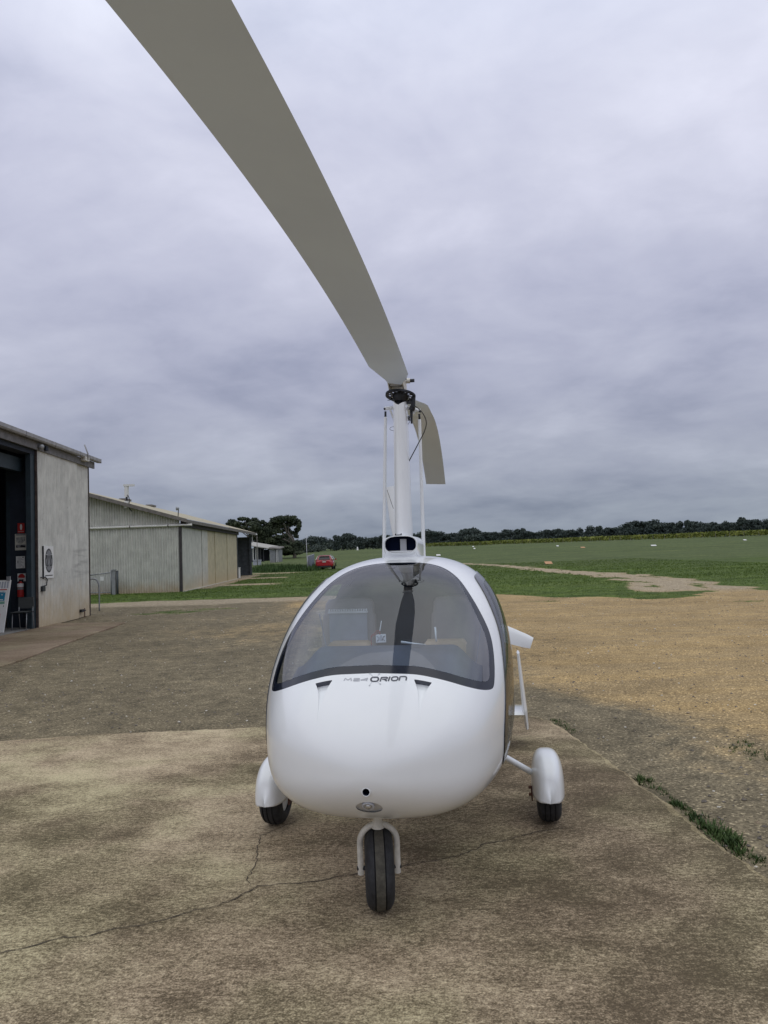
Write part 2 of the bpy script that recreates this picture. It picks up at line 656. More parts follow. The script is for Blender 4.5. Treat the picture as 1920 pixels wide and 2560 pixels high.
# ------------------------------------------------------------------ concrete slab with its cracks
redge = [(2.35, -5), (2.05, 0), (1.90, 2.2), (1.80, 3.5), (1.77, 3.74), (1.72, 4.06), (1.70, 4.3), (1.71, 4.67), (1.68, 4.94), (1.64, 5.29), (1.61, 5.85), (1.54, 6.59),
         (1.49, 7.02), (1.42, 7.28), (1.27, 7.44), (1.0, 7.47), (.2, 7.42), (-1.17, 7.30), (-1.96, 7.25), (-2.62, 7.22), (-3.25, 7.13), (-3.55, 7.07), (-6, 6.75), (-11, 6.1), (-11, -5)]


def dense(poly, step, jit, closed=True):
    o = []
    n = len(poly)
    for i in range(n if closed else n - 1):
        a, b = np.array(poly[i], float), np.array(poly[(i + 1) % n], float)
        k = max(1, int(np.linalg.norm(b - a) / step))
        for j in range(k):
            p = a + (b - a) * j / k
            o.append(p)
    if not closed:
        o.append(np.array(poly[-1], float))
    o = np.array(o)
    return o + RNG.normal(size=o.shape) * jit


def bevel_slab(name, poly, ztop, zbot, m, jit=.008, step=.06, bev=.022, rim_m='slabrim'):
    p = dense(poly, step, jit)
    c = p.mean(0)
    nx = np.roll(p, -1, 0) - np.roll(p, 1, 0)
    nrm = np.stack([nx[:, 1], -nx[:, 0]], 1)
    nrm /= np.linalg.norm(nrm, axis=1)[:, None]
    if ((p - c) * nrm).sum() < 0:
        nrm = -nrm
    k = len(p)
    bz = bev * (.6 + .8 * RNG.random(k))[:, None]
    rim = (bz + .006 + .05 * RNG.random(k)[:, None] * (.5 + .5 * np.sin(np.arange(k) * .37))[:, None])
    rings = [np.c_[p - nrm * rim, np.full(k, ztop)], np.c_[p - nrm * bz, np.full(k, ztop)], np.c_[p - nrm * .004, np.full(k, ztop - .012)], np.c_[p, np.full(k, zbot)]]
    v = np.concatenate(rings)
    fs = [tuple(range(k))]
    for r in range(3):
        fs += [(r * k + i, r * k + (i + 1) % k, (r + 1) * k + (i + 1) % k, (r + 1) * k + i) for i in range(k)]
    return make(name, v, fs, [m, rim_m], mi=[0] + [1] * (len(fs) - 1))


def concrete(name, d, mdl, lt, amt=.5, dark_band=.0):
    c = NT(name)
    a = c.noise(1.1, 4, .6, (1, 1.4, 1, .5))
    b = c.noise(5, 7, .72, (1, 1.6, 1, .25), .4)
    e = c.noise(34, 6, .75, (1, 1.5, 1, .2))
    f_ = c.noise(120, 3, .7)
    spk = c.m('ADD', c.m('MULTIPLY', e, .55), c.m('MULTIPLY', f_, .45))
    big_ = c.noise(.42, 3, .55, None, .6)
    dens = c.m('ADD', c.m('MULTIPLY', a, .30), c.m('ADD', c.m('MULTIPLY', b, .24), c.m('MULTIPLY', big_, .46)))
    thr = c.m('ADD', c.m('ADD', c.m('MULTIPLY', c.m('SUBTRACT', spk, .5), 2.0), .5), c.m('MULTIPLY', c.m('SUBTRACT', dens, .5), 2.1))
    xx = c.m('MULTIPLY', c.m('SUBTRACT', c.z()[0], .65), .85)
    thr = c.m('SUBTRACT', thr, c.m('MULTIPLY', c.m('POWER', 2.718, c.m('MULTIPLY', c.m('MULTIPLY', xx, xx), -1.0)), dark_band))  # broad band made darker, strongest right of the pad's middle
    col = c.ramp(thr, [(.30, d), (.48, mdl), (.68, lt)])
    col = c.mix(1., col, c.ramp(c.noise(75, 4, .75), [(.3, .66), (.7, 1.32)]), 'MULTIPLY')
    pit = c.step(c.noise(55, 4, .7), .66, .72)
    col = c.mix(c.m('MULTIPLY', pit, amt), col, tuple(x * .45 for x in d))
    tint = c.mix(c.step(c.noise(.7, 3), .4, .62), (1.0, .95, .93), (.98, 1.0, .90))
    col = c.mix(1., col, tint, 'MULTIPLY')
    c.color(col)
    c.b.inputs['Roughness'].default_value = .92
    c.b.inputs['Specular IOR Level'].default_value = .2
    c.bump(c.m('ADD', c.m('MULTIPLY', e, .6), c.m('ADD', c.m('MULTIPLY', f_, .5), c.m('MULTIPLY', b, .5))), .55, .02)
    return c.mt


M['slab'] = concrete('weathered_concrete', (.120, .095, .060), (.31, .252, .168), (.60, .51, .355), dark_band=.10)
M['slab2'] = concrete('dusty_concrete', (.17, .125, .085), (.245, .19, .135), (.32, .26, .19))
M['slabrim'] = concrete('chipped_lit_pad_edge', (.22, .175, .11), (.38, .31, .20), (.56, .48, .33))  # paler rim: chips, plus light on the bevel painted into the colour
M['crack'] = mat('crack_dirt', (.060, .048, .034), .95, var=.3, vscale=30)
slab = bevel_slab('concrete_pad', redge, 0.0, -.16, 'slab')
slab['kind'] = 'structure'


def crack(name, pts, wdt, parent):
    p = dense([q for q in pts], .022, .0, False)
    k = len(p)
    p = p + np.cumsum(RNG.normal(size=p.shape) * .0022, 0) - np.linspace(0, 1, k)[:, None] * (RNG.normal(size=2) * .0)
    p += RNG.normal(size=p.shape) * .004
    d = np.gradient(p, axis=0)
    d /= np.linalg.norm(d, axis=1)[:, None]
    n = np.stack([-d[:, 1], d[:, 0]], 1)
    ww = wdt * (.45 + .9 * RNG.random(k))[:, None] * np.interp(np.arange(k), [0, 4, k - 5, k - 1], [.2, 1, 1, .2])[:, None]
    v = np.r_[np.c_[p + n * ww, np.full(k, .0035)], np.c_[p - n * ww, np.full(k, .0035)]]
    return make(name, v, [(i, i + 1, k + i + 1, k + i) for i in range(k - 1)], 'crack', parent)


crack('crack', [(-2.6, 2.75), (-2.1, 3.02), (-1.65, 3.26), (-1.54, 3.32), (-1.45, 3.38), (-1.36, 3.38), (-1.26, 3.44), (-1.17, 3.46), (-1.05, 3.51), (-.95, 3.58), (-.87, 3.63), (-.8, 3.69),
                (-.77, 3.74), (-.71, 3.83), (-.61, 3.85), (-.53, 3.85), (-.36, 3.90), (-.19, 3.97), (.01, 4.02), (.08, 4.06), (.15, 4.07), (.27, 4.12), (.39, 4.21), (.44, 4.29), (.56, 4.33), (.73, 4.42), (.95, 4.5)], .0034, slab)
crack('crack', [(-.55, 4.75), (-.74, 4.54), (-.79, 4.49), (-.76, 4.25), (-.74, 4.10), (-.76, 3.97), (-.75, 3.90), (-.72, 3.83)], .0022, slab)
apron = bevel_slab('concrete_apron', [(-8.72, 8.0), (-8.74, 19.2), (-8.80, 20.5), (-6.79, 20.03), (-6.48, 16.06), (-6.37, 14.6), (-6.19, 13.21), (-6.16, 12.28), (-6.1, 8)], -.012, -.12, 'slab2', .01, .15, rim_m='slab2')
apron['kind'] = 'structure'


# ------------------------------------------------------------------ loose stones, grass, weeds
def pebbles(name, n, area, smin, smax, mats, label):
    x = RNG.uniform(area[0], area[1], n * 3)
    y = area[2] + (area[3] - area[2]) * RNG.random(n * 3) ** 1.5
    from_slab = (x > np.interp(y, [3.5, 7.4, 7.45, 99], [1.83, 1.52, -99, -99])) | (y > 7.6)
    ap = (x > -6.1) | (y > 20.3)
    l_, t_, p_ = masks(x, y)
    ok = from_slab & ap & (l_ < .3)
    x, y = x[ok][:n], y[ok][:n]
    n = len(x)
    s = smin + (smax - smin) * RNG.random(n) ** 3
    base = np.array([(1, 0, 0), (0, 1, 0), (-1, 0, 0), (0, -1, 0), (0, 0, .6), (0, 0, -.5)])
    bf = np.array([(0, 1, 4), (1, 2, 4), (2, 3, 4), (3, 0, 4), (1, 0, 5), (2, 1, 5), (3, 2, 5), (0, 3, 5)])
    a = RNG.uniform(0, 2 * PI, n)
    jit = 1 + RNG.normal(size=(n, 6, 3)) * .25
    v = base[None] * jit * s[:, None, None]
    ca, sa = np.cos(a)[:, None], np.sin(a)[:, None]
    vx = v[..., 0] * ca - v[..., 1] * sa
    vy = v[..., 0] * sa + v[..., 1] * ca
    zz = terr(x, y) + s * .12 + .01 * wob(x, y, 1.3)
    P = np.stack([vx + x[:, None], vy + y[:, None], v[..., 2] + zz[:, None]], -1).reshape(-1, 3)
    F = (bf[None] + 6 * np.arange(n)[:, None, None]).reshape(-1, 3)
    mi = np.repeat(RNG.choice(len(mats), n, p=[.62, .23, .15]), 8)
    o = make(name, P, F, mats, mi=mi.tolist())
    tag(o, label, None, None, 'stuff')
    return o


M['stone_a'] = mat('brown_grey_stone', (.15, .13, .11), .9, var=.3, vscale=3)
M['stone_b'] = mat('tan_stone', (.33, .26, .18), .9, var=.3, vscale=3)
M['stone_c'] = mat('pale_quartz_stone', (.56, .52, .45), .8, var=.2, vscale=3)
pebbles('gravel', 15000, (-9, 13, 3.6, 26), .005, .020, ['stone_a', 'stone_b', 'stone_c'], 'loose grey, tan and white gravel chips around the concrete pad')


def blades(name, x, y, z, h, m, label, spread=.5, wid=.16, per=3):
    n = len(x)
    P = np.zeros((n, per, 3, 3))
    for k in range(per):
        a = RNG.uniform(0, 2 * PI, n)
        le = RNG.uniform(.2, spread, n) * h
        ww = wid * h * RNG.uniform(.5, 1.2, n)
        bx, by = x + RNG.normal(size=n) * h * .35, y + RNG.normal(size=n) * h * .35
        dx, dy = np.cos(a), np.sin(a)
        P[:, k, 0] = np.stack([bx - dy * ww, by + dx * ww, z - .02], -1)
        P[:, k, 1] = np.stack([bx + dy * ww, by - dx * ww, z - .02], -1)
        P[:, k, 2] = np.stack([bx + dx * le, by + dy * le, z + h * RNG.uniform(.6, 1.1, n)], -1)
    F = np.arange(n * per * 3).reshape(-1, 3)
    o = make(name, P.reshape(-1, 3), F, m)
    tag(o, label, None, None, 'stuff')
    return o


M['grassblade'] = mat('green_grass_blade', (.120, .175, .034), .8, col2=(.055, .095, .018), vscale=.9, spec=.2)
M['weedleaf'] = mat('weed_leaf', (.080, .125, .034), .7, col2=(.030, .058, .015), vscale=12, spec=.3)
M['tallgrass'] = mat('tall_grass_blade', (.070, .115, .035), .8, col2=(.030, .062, .020), vscale=.7, spec=.2)
n = 90000
x = RNG.uniform(-22, 26, n)
y = 22 + 58 * RNG.random(n) ** 1.6
l_, t_, p_ = masks(x, y)
inb = (x < -10.2 - .045 * (y - 37.6)) & (y > 37)
inb |= (x < -8.8) & (y < 24)
ok = (RNG.random(n) < l_ ** 1.3) & ~inb
x, y = x[ok], y[ok]
patch = .5 + .5 * wob(x, y, .45)
blades('grass', x, y, terr(x, y), .035 + .075 * RNG.random(len(x)) * (.3 + patch) * sst(22, 40, y), 'grassblade', 'short green grass beyond the gravel')
# low weeds along the right edge of the pad
wx, wy, wh = [], [], []
for (cx, cy, r, k, h) in ((1.78, 4.05, .02, 12, .04), (1.56, 7.25, .07, 60, .05), (1.60, 6.95, .06, 40, .04), (1.74, 5.45, .06, 60, .06), (1.76, 5.2, .05, 40, .05), (1.775, 4.92, .05, 70, .06), (1.80, 4.72, .05, 50, .06), (1.79, 4.55, .05, 50, .07),
                          (1.82, 4.42, .06, 90, .08), (1.83, 4.28, .045, 100, .08), (1.82, 4.14, .03, 40, .06), (1.86, 4.05, .04, 50, .05), (2.85, 6.02, .16, 130, .05), (2.7, 6.15, .07, 40, .04)):
    wx += list(cx + RNG.normal(size=k) * r * .5)
    wy += list(cy + RNG.normal(size=k) * r * 1.2)
    wh += list(h * .5 * (.4 + .7 * RNG.random(k)))
keep_ = RNG.random(len(wx)) < .6
wx, wy, wh = (np.array(q)[keep_] for q in (wx, wy, wh))
wx = np.maximum(wx, np.interp(wy, [3.7, 4.3, 5.3, 7.3], [1.79, 1.73, 1.67, 1.5]))
blades('weeds', wx, wy, np.full(len(wx), -.05), wh, 'weedleaf', 'low green weeds growing along the right edge of the concrete pad', 1.6, .35, 5)
# taller rough grass near the sheds and beside the fence
n = 5000
x = RNG.uniform(-15.5, -6.5, n)
y = RNG.uniform(72, 100, n)
cl_ = wob(x, y, .35)
ok = cl_ > -.15
x, y = x[ok], y[ok]
blades('tall_grass', x, y, terr(x, y), .25 + .45 * RNG.random(len(x)) * (cl_[ok] + .4), 'tallgrass', 'rank tall grass growing in front of the far sheds', .7, .10, 3)

# ------------------------------------------------------------------ gyroplane
YAW = math.radians(8.5)
GA = np.array([math.sin(YAW), math.cos(YAW), 0])      # aft
GB = np.array([math.cos(YAW), -math.sin(YAW), 0])     # across
GZ = np.array([0, 0, 1.])
GO = np.array([.099, 4.595, 0])                       # ground under the main axle
GN = GO - 1.43 * GA                                   # ground under the nose tip


def L2W(u, v, z):
    u, v, z = np.broadcast_arrays(np.asarray(u, float), np.asarray(v, float), np.asarray(z, float))
    return GN + u[..., None] * GA + v[..., None] * GB + z[..., None] * GZ


BL = 2.75
KU = np.array([0, .02, .08, .2, .4, .7, 1.05, 1.45, 1.9, 2.35, 2.75])
KS = np.sqrt(KU / BL)
KT = np.array([.678, .784, .881, .997, 1.128, 1.308, 1.490, 1.568, 1.561, 1.496, 1.168])
KB = np.array([.678, .606, .530, .449, .402, .375, .360, .351, .362, .447, .793])
KW = np.array([0, .174, .316, .454, .538, .607, .624, .607, .578, .512, .278])
NZC, NTOP, NBOT = .476, 2.75, 2.75


def pchip(xk, yk, x):
    h = np.diff(xk)
    d = np.diff(yk) / h
    mm = np.zeros_like(yk)
    for i in range(1, len(yk) - 1):
        if d[i - 1] * d[i] > 0:
            w1, w2 = 2 * h[i] + h[i - 1], h[i] + 2 * h[i - 1]
            mm[i] = (w1 + w2) / (w1 / d[i - 1] + w2 / d[i])
    mm[0], mm[-1] = d[0], d[-1]
    i = np.clip(np.searchsorted(xk, x, side='right') - 1, 0, len(h) - 1)
    t = (x - xk[i]) / h[i]
    return (2 * t**3 - 3 * t**2 + 1) * yk[i] + (t**3 - 2 * t**2 + t) * h[i] * mm[i] + (-2 * t**3 + 3 * t**2) * yk[i + 1] + (t**3 - t**2) * h[i] * mm[i + 1]


_s = np.linspace(0, 1, 2001)


def _smooth(pos, neg):
    full = np.r_[neg[::-1][:-1], pos, pos[-1] + (pos[-1] - pos[::-1][1:400])]
    k = np.exp(-.5 * (np.arange(-240, 241) / 75.0) ** 2)
    k /= k.sum()
    pad = np.r_[full[:1].repeat(240), full, full[-1:].repeat(240)]
    r = np.convolve(pad, k, 'valid')
    return r[2000:4001]


_tt, _bb, _ww = pchip(KS, KT, _s), pchip(KS, KB, _s), pchip(KS, KW, _s)
TT, TB, TW = _smooth(_tt, _bb), _smooth(_bb, _tt), _smooth(_ww, -_ww)
TB[0] = TT[0] = (TT[0] + TB[0]) / 2


def tab(T, s):
    x = np.clip(np.asarray(s, float), 0, 1) * 2000
    i = np.clip(x.astype(int), 0, 1999)
    return T[i] + (T[i + 1] - T[i]) * (x - i)


def S(s, th):
    """body surface in (u, v, z): s along the body, th around it"""
    zt, zb, ww = tab(TT, s), tab(TB, s), tab(TW, s)
    c, sn = np.cos(th), np.sin(th)
    nn = np.where(sn > 0, NTOP, NBOT)
    rho = (np.abs(c) ** nn + np.abs(sn) ** nn + 1e-12) ** (-1 / nn)
    midz = zb + (zt - zb) * NZC
    return s * s * BL, ww * rho * c, midz + np.where(sn > 0, zt - midz, midz - zb) * rho * sn


def SN(s, th):
    e = .004
    s0, s1 = np.clip(s - e, .0005, 1), np.clip(s + e, .0005, 1)
    a = np.stack(S(s1, th), -1) - np.stack(S(s0, th), -1)
    b = np.stack(S(s, th + e), -1) - np.stack(S(s, th - e), -1)
    n = np.cross(a, b)
    n /= np.linalg.norm(n, axis=-1)[..., None] + 1e-15
    c = np.stack(S(s, th), -1) - np.array([1.1, 0, .9])
    n = np.where(((n * c).sum(-1) < 0)[..., None], -n, n)
    return n


def nw(n):
    return n[..., :1] * GA + n[..., 1:2] * GB + n[..., 2:] * GZ


def body_part(name, f, m, parent, off=0., ns=210, nth=260, s0=.0, s1=1.0, flip=False, th0=-PI, th1=PI):
    """the piece of the body surface where f(u, v, z) < 0, cut cleanly along f = 0"""
    full = abs(th1 - th0 - 2 * PI) < 1e-6
    ss = np.linspace(max(s0, .0002), s1, ns)
    tt = np.linspace(th0, th1, nth + 1)
    SS_, TT_ = np.meshgrid(ss, tt, indexing='ij')
    F = f(*S(SS_, TT_))
    J = nth if full else nth + 1

    def vid(i, j):
        return i * J + (j % J if full else j)
    used, params, faces, edges = {}, [], [], {}
    ins = F < 0

    def vget(i, j):
        k = vid(i, j)
        if k not in used:
            used[k] = len(params)
            params.append((ss[i], tt[j]))
        return used[k]
    # crossing edges, refined together
    el = []
    for i, j in zip(*np.nonzero(ins[:-1] != ins[1:])):
        el.append((i, j, i + 1, j))
    for i, j in zip(*np.nonzero(ins[:, :-1] != ins[:, 1:])):
        el.append((i, j, i, j + 1))
    if el:
        E_ = np.array(el)
        a = np.stack([ss[E_[:, 0]], tt[E_[:, 1]]], 1)
        b = np.stack([ss[E_[:, 2]], tt[E_[:, 3]]], 1)
        fa = F[E_[:, 0], E_[:, 1]]
        for _ in range(18):
            mm = (a + b) / 2
            fm = f(*S(mm[:, 0], mm[:, 1]))
            same = (fm < 0) == (fa < 0)
            a = np.where(same[:, None], mm, a)
            b = np.where(same[:, None], b, mm)
        for e_, p in zip(el, (a + b) / 2):
            k = tuple(sorted((vid(e_[0], e_[1]), vid(e_[2], e_[3]))))
            if k not in edges:
                edges[k] = len(params)
                params.append(tuple(p))
    for i in range(ns - 1):
        for j in range(nth):
            q = ((i, j), (i, j + 1), (i + 1, j + 1), (i + 1, j))
            c = [ins[a_] for a_ in q]
            if not any(c):
                continue
            if all(c):
                faces.append([vget(*a_) for a_ in q])
                continue
            poly = []
            for k in range(4):
                a_, b_ = q[k], q[(k + 1) % 4]
                if ins[a_]:
                    poly.append(vget(*a_))
                if ins[a_] != ins[b_]:
                    poly.append(edges[tuple(sorted((vid(*a_), vid(*b_))))])
            if len(poly) >= 3:
                faces.append(poly)
    p = np.array(params)
    P = np.stack(S(p[:, 0], p[:, 1]), -1)
    nn = SN(p[:, 0], p[:, 1])
    P = P + nn * off
    W = L2W(P[:, 0], P[:, 1], P[:, 2])
    # face direction outwards
    q = np.array(faces[len(faces) // 2][:3])
    gn = np.cross(W[q[1]] - W[q[0]], W[q[2]] - W[q[0]])
    if (gn @ nw(nn)[q[0]] < 0) != flip:
        faces = [q_[::-1] for q_ in faces]
    return make(name, W, faces, m, parent, smooth=True, normals=-nw(nn) if flip else nw(nn))


def smax(a, b, k):
    return .5 * (a + b + np.sqrt((a - b) ** 2 + k * k))


WS_Z = np.array([.90, .96, 1.05, 1.17, 1.27, 1.37, 1.46, 1.51, 1.54, 1.60])
WS_U = np.array([.405, .468, .575, .725, .825, .945, 1.095, 1.19, 1.245, 1.275])
BV = np.array([0, .17, .30, .42, .50, .55, .7])
BZ = np.array([1.058, 1.052, 1.027, .986, .956, .944, .925])
DZ = np.array([.50, .61, .71, .84, .96, 1.07, 1.17, 1.27, 1.36, 1.45, 1.55])
DU = np.array([.52, .50, .475, .515, .59, .70, .83, .935, 1.055, 1.205, 1.38])


def fine_tab(x, y):
    xs = np.linspace(x[0], x[-1], 400)
    ys = pchip(x, y, xs)
    k = np.exp(-.5 * (np.arange(-30, 31) / 14.0) ** 2)
    k /= k.sum()
    p = np.r_[2 * ys[0] - ys[30:0:-1], ys, 2 * ys[-1] - ys[-2:-32:-1]]
    return xs, np.convolve(p, k, 'valid')


WSZ, WSU = fine_tab(WS_Z, WS_U)
BVV, BZZ = fine_tab(BV, BZ)
DZZ, DUU = fine_tab(DZ, DU)
BZZ = np.interp(BVV, BVV, BZZ)


def f_ws(u, v, z):
    a = (u - np.interp(z, WSZ, WSU)) * .78
    b = (np.interp(np.abs(v), BVV, BZZ) - z) * 1.15
    return smax(a, b, .026) + np.where(u > 1.4, 1, 0)


def f_ws_in(u, v, z):
    d = .010 + .024 * sst(1.50, 1.15, z)
    return f_ws(u, v, z) + d


def f_door(sgn):
    def f(u, v, z):
        a = smax((np.interp(z, DZZ, DUU) - u) * .8, u - 2.0, .05)
        b = smax(.575 - z, z - 1.455, .01)
        return np.where(v * sgn > .05, smax(a, b, .05), 1.)
    return f


fdR, fdL = f_door(1), f_door(-1)

# naca inlets on the nose
VU0, VU1, VV, VH = .105, .262, .222, .039


def v_half(b):
    b = np.clip(b, 0, 1)
    return .003 + VH * (.30 * b + .70 * b ** 3) - .002 * b


def f_vent(sgn):
    def f(u, v, z):
        b = (u - VU0) / (VU1 - VU0)
        vc = sgn * (VV - .006 * (1 - b))
        return np.where(z > .7, np.maximum(np.maximum(np.abs(v - vc) - v_half(b), (VU0 - u)), (u - VU1)), 1.)
    return f


fvR, fvL = f_vent(1), f_vent(-1)


def f_hole(u, v, z):
    return np.where(u < .15, np.hypot(v, z - .622) - .0140, 1.)


def f_lamp(u, v, z):
    return np.where(u < .3, (np.sqrt((v / .056) ** 2 + ((z - .540) / .031) ** 2) - 1) * .03, 1.)


def f_shell(u, v, z):
    r = np.full(np.shape(u), -1.0)
    for q in (f_ws, fdR, fdL, fvR, fvL, f_hole, f_lamp):
        r = np.maximum(r, -q(u, v, z))
    return r


gyro = thing('gyroplane', 'white two-seat gyroplane with a bulbous clear cabin parked on the concrete pad', 'gyroplane', GO, -YAW)
body_part('fuselage_shell', f_shell, 'white', gyro, ns=380, nth=420)
ws = body_part('windscreen', f_ws_in, 'windscreen', gyro, off=.0, ns=260, nth=260, s0=.28, s1=.72, th0=0, th1=PI)
body_part('windscreen_border', lambda u, v, z: np.maximum(f_ws(u, v, z), -f_ws_in(u, v, z)), 'black', ws, off=-.001, ns=300, nth=300, s0=.28, s1=.72, th0=0, th1=PI)
M['lining'].use_backface_culling = False
body_part('cabin_lining', lambda u, v, z: np.maximum(np.maximum(f_shell(u, v, z), .28 - u), np.where(u < .4, z - .98, -1)), 'lining', gyro, off=-.022, flip=True, ns=90, nth=100)

M['door_black'] = mat('black_door_frame', (.010, .012, .018), .18, coat=.3)
for sg, fd in ((1, fdR), (-1, fdL)):
    th = (-PI / 2, PI / 2) if sg > 0 else (PI / 2, 3 * PI / 2)
    door = body_part('door', lambda u, v, z: np.maximum(fd(u, v, z), -(fd(u, v, z) + .045)), 'door_black', gyro, off=.005, ns=220, nth=200, s0=.35, s1=.90, th0=th[0], th1=th[1])
    so_ = door.modifiers.new('thickness', 'SOLIDIFY')
    so_.thickness = .022
    so_.offset = -1
    body_part('window_pane', lambda u, v, z: fd(u, v, z) + .044, 'doorglass', door, off=.004, ns=120, nth=110, s0=.35, s1=.90, th0=th[0], th1=th[1])
    hu, hv, hz = 1.72, None, .86
    # flush handle near the rear edge
    ss_ = math.sqrt(1.72 / BL)
    tq = np.linspace(0, .6, 200)
    uu, vv, zz = S(np.full(200, ss_), tq)
    kk = int(np.argmin(abs(zz - .88)))
    pv = sg * (vv[kk] + .012)
    MB().tube([L2W(1.64, pv, .88), L2W(1.66, pv + sg * .012, .88), L2W(1.76, pv + sg * .012, .88), L2W(1.78, pv, .88)], .008, 8).build('door_handle', 'black', door, True)


def surf_uv(u, v, off=0.):
    """upper body surface above (u, v)"""
    u, v = np.broadcast_arrays(np.asarray(u, float), np.asarray(v, float))
    s = np.sqrt(np.clip(u, 1e-6, BL) / BL)
    zt, zb, ww = tab(TT, s), tab(TB, s), tab(TW, s)
    midz = zb + (zt - zb) * NZC
    q = np.clip(1 - (np.abs(v) / ww) ** NTOP, 1e-9, 1) ** (1 / NTOP)
    z = midz + (zt - midz) * q
    th = np.arctan2((z - midz) / (zt - midz), v / ww)
    n = SN(s, th)
    P = np.stack([u, v, z], -1) + n * np.asarray(off, float)[..., None]
    return L2W(P[..., 0], P[..., 1], P[..., 2])


for sg in (1, -1):
    b = np.linspace(0, 1, 26)[:, None]
    a = np.linspace(-1, 1, 13)[None, :]
    u = VU0 + (VU1 - VU0) * b + 0 * a
    v = sg * (VV - .006 * (1 - b)) + a * v_half(b)
    dep = -(.0008 + .025 * b ** 2) + 0 * a
    fl = surf_uv(u, v, dep)
    ed = surf_uv(u, v, 0.0)
    mb = MB().grid(fl)
    mb.grid(np.stack([ed[:, 0], fl[:, 0]], 1)).grid(np.stack([ed[:, -1], fl[:, -1]], 1))
    mb.grid(np.stack([ed[-1], fl[-1]], 0), 1)
    mb.grid(np.stack([ed[0], fl[0]], 0))
    mb.build('air_inlet', ['white', 'inletlip'], gyro)

# pitot opening and landing light in the nose
u0 = float(S(np.array(.071), np.array(-PI / 2))[0])
hc = L2W(.012, 0, .622)
MB().lathe(hc, GA, [(.0142, -.006), (.0142, .06), (.0, .06)], 24).build('nose_port', 'navy', gyro, True)
MB().lathe(hc, GA, [(.0140, -.004), (.0165, -.0075), (.0190, -.0045), (.0195, .002)], 28).build('port_rim', 'white', gyro, True)
lens = body_part('landing_light', f_lamp, 'lens', gyro, off=.001, ns=160, nth=200, s0=.02, s1=.32, th0=-PI, th1=0)
M['lamp_pocket'] = mat('grey_lamp_pocket', (.78, .78, .78), .5, var=.03)
pc = L2W(.085, 0, .528)
ax = np.array([-GA, GB, GZ])
body_part('lamp_pocket', lambda u, v, z: f_lamp(u, v, z) - .004, 'lamp_pocket', lens, off=-.007, ns=120, nth=140, s0=.02, s1=.34, th0=-PI, th1=0)
bowl = MB().lathe(L2W(.062, -.002, .549), -GA * .75 - GZ * .65, [(.0, .004), (.017, .003), (.019, .006), (.027, .0055), (.027, -.02), (0, -.033)], 28).build('lamp_bowl', 'greyprint', lens, True)
MB().lathe(L2W(.062, -.002, .549), -GA * .75 - GZ * .65, [(.0, .012), (.010, .010), (.015, .004), (.015, -.01)], 18).build('bulb', 'steel', lens, True)


# lettering, laid on the skin (flat print: strokes in drawing units, then wrapped over the nose)
def wrap2(px, py, off=.0012):
    px, py = np.asarray(px, float), np.asarray(py, float)
    v = -.131 + (px - 130) / 990 * .283
    # the drawing's y runs down the nose; lettering leans along the edge of the windscreen
    yc = py - (.00030 * (px - 640) ** 2) * .62
    u = .2925 - (yc - 110) / 6.38 * .00168
    return surf_uv(u, v, off)


def stroke(mb, pts, wdt, mi=0, closed=False):
    p = np.array(pts, float)
    q = []
    n_ = len(p)
    for i in range(n_ if closed else n_ - 1):
        a, b = p[i], p[(i + 1) % n_]
        k = max(1, int(np.hypot(*(b - a)) / 9))
        q += [a + (b - a) * j / k for j in range(k)]
    if not closed:
        q.append(p[-1])
    q = np.array(q)
    if closed:
        d = np.roll(q, -1, 0) - np.roll(q, 1, 0)
    else:
        d = np.gradient(q, axis=0)
    d /= np.linalg.norm(d, axis=1)[:, None] + 1e-9
    nn = np.stack([-d[:, 1], d[:, 0]], 1) * wdt / 2
    A, B_ = q + nn, q - nn
    if closed:
        A, B_ = np.r_[A, A[:1]], np.r_[B_, B_[:1]]
    mb.grid(np.stack([wrap2(A[:, 0], A[:, 1]), wrap2(B_[:, 0], B_[:, 1])], 1), mi)


def rrect(x0, y0, x1, y1, r, n=7):
    o = []
    for cx, cy, a0 in ((x1 - r, y0 + r, -90), (x1 - r, y1 - r, 0), (x0 + r, y1 - r, 90), (x0 + r, y0 + r, 180)):
        for k in range(n):
            t = math.radians(a0 + 90 * k / (n - 1))
            o.append((cx + r * math.cos(t), cy + r * math.sin(t)))
    return o


mb = MB()
sw = 23
stroke(mb, rrect(562, 216, 680, 296, 40), 25, 0, True)                                    # O
stroke(mb, [(712, 300), (724, 222), (802, 222), (818, 232), (816, 246), (804, 256), (738, 258)], sw)
stroke(mb, [(770, 258), (815, 298)], sw)                                                    # R
stroke(mb, [(838, 300), (854, 212)], sw)                                                    # I
stroke(mb, rrect(884, 222, 980, 294, 34), sw, 0, True)                                    # O
stroke(mb, [(1003, 300), (1012, 224), (1084, 226), (1106, 240), (1112, 256), (1108, 306)], sw)   # N
s2 = 16
mg = MB()
dy = 0
stroke(mg, [(138, 314), (152, 264), (200, 296), (244, 252), (258, 308)], s2)               # M
stroke(mg, [(288, 268), (304, 256), (378, 248), (388, 264), (302, 284), (288, 302), (390, 293)], s2)   # 2
stroke(mg, [(498, 270), (404, 278), (508, 236), (494, 292)], s2)               # 4
mg2 = MB()
for (ax_, ay, bx, by) in ((596, 212, 530, 146), (650, 212, 680, 152), (586, 300, 556, 376), (664, 300, 720, 350)):
    stroke(mg2, [(ax_, ay), (bx, by)], 5)
    for (dx, dy_) in ((22, 0), (0, 22)):
        for k in (-1, 1):
            q0 = wrap2([bx + dx * k], [by + dy_ * k])[0]
            px_, py_ = (-dy_, dx)
            q1 = wrap2([bx + px_ * .28], [by + py_ * .28])[0]
            q2 = wrap2([bx - px_ * .28], [by - py_ * .28])[0]
            mg2.add([q0, q1, q2], [(0, 1, 2)])
lt_ = mb.build('nose_lettering', 'darkprint', gyro)
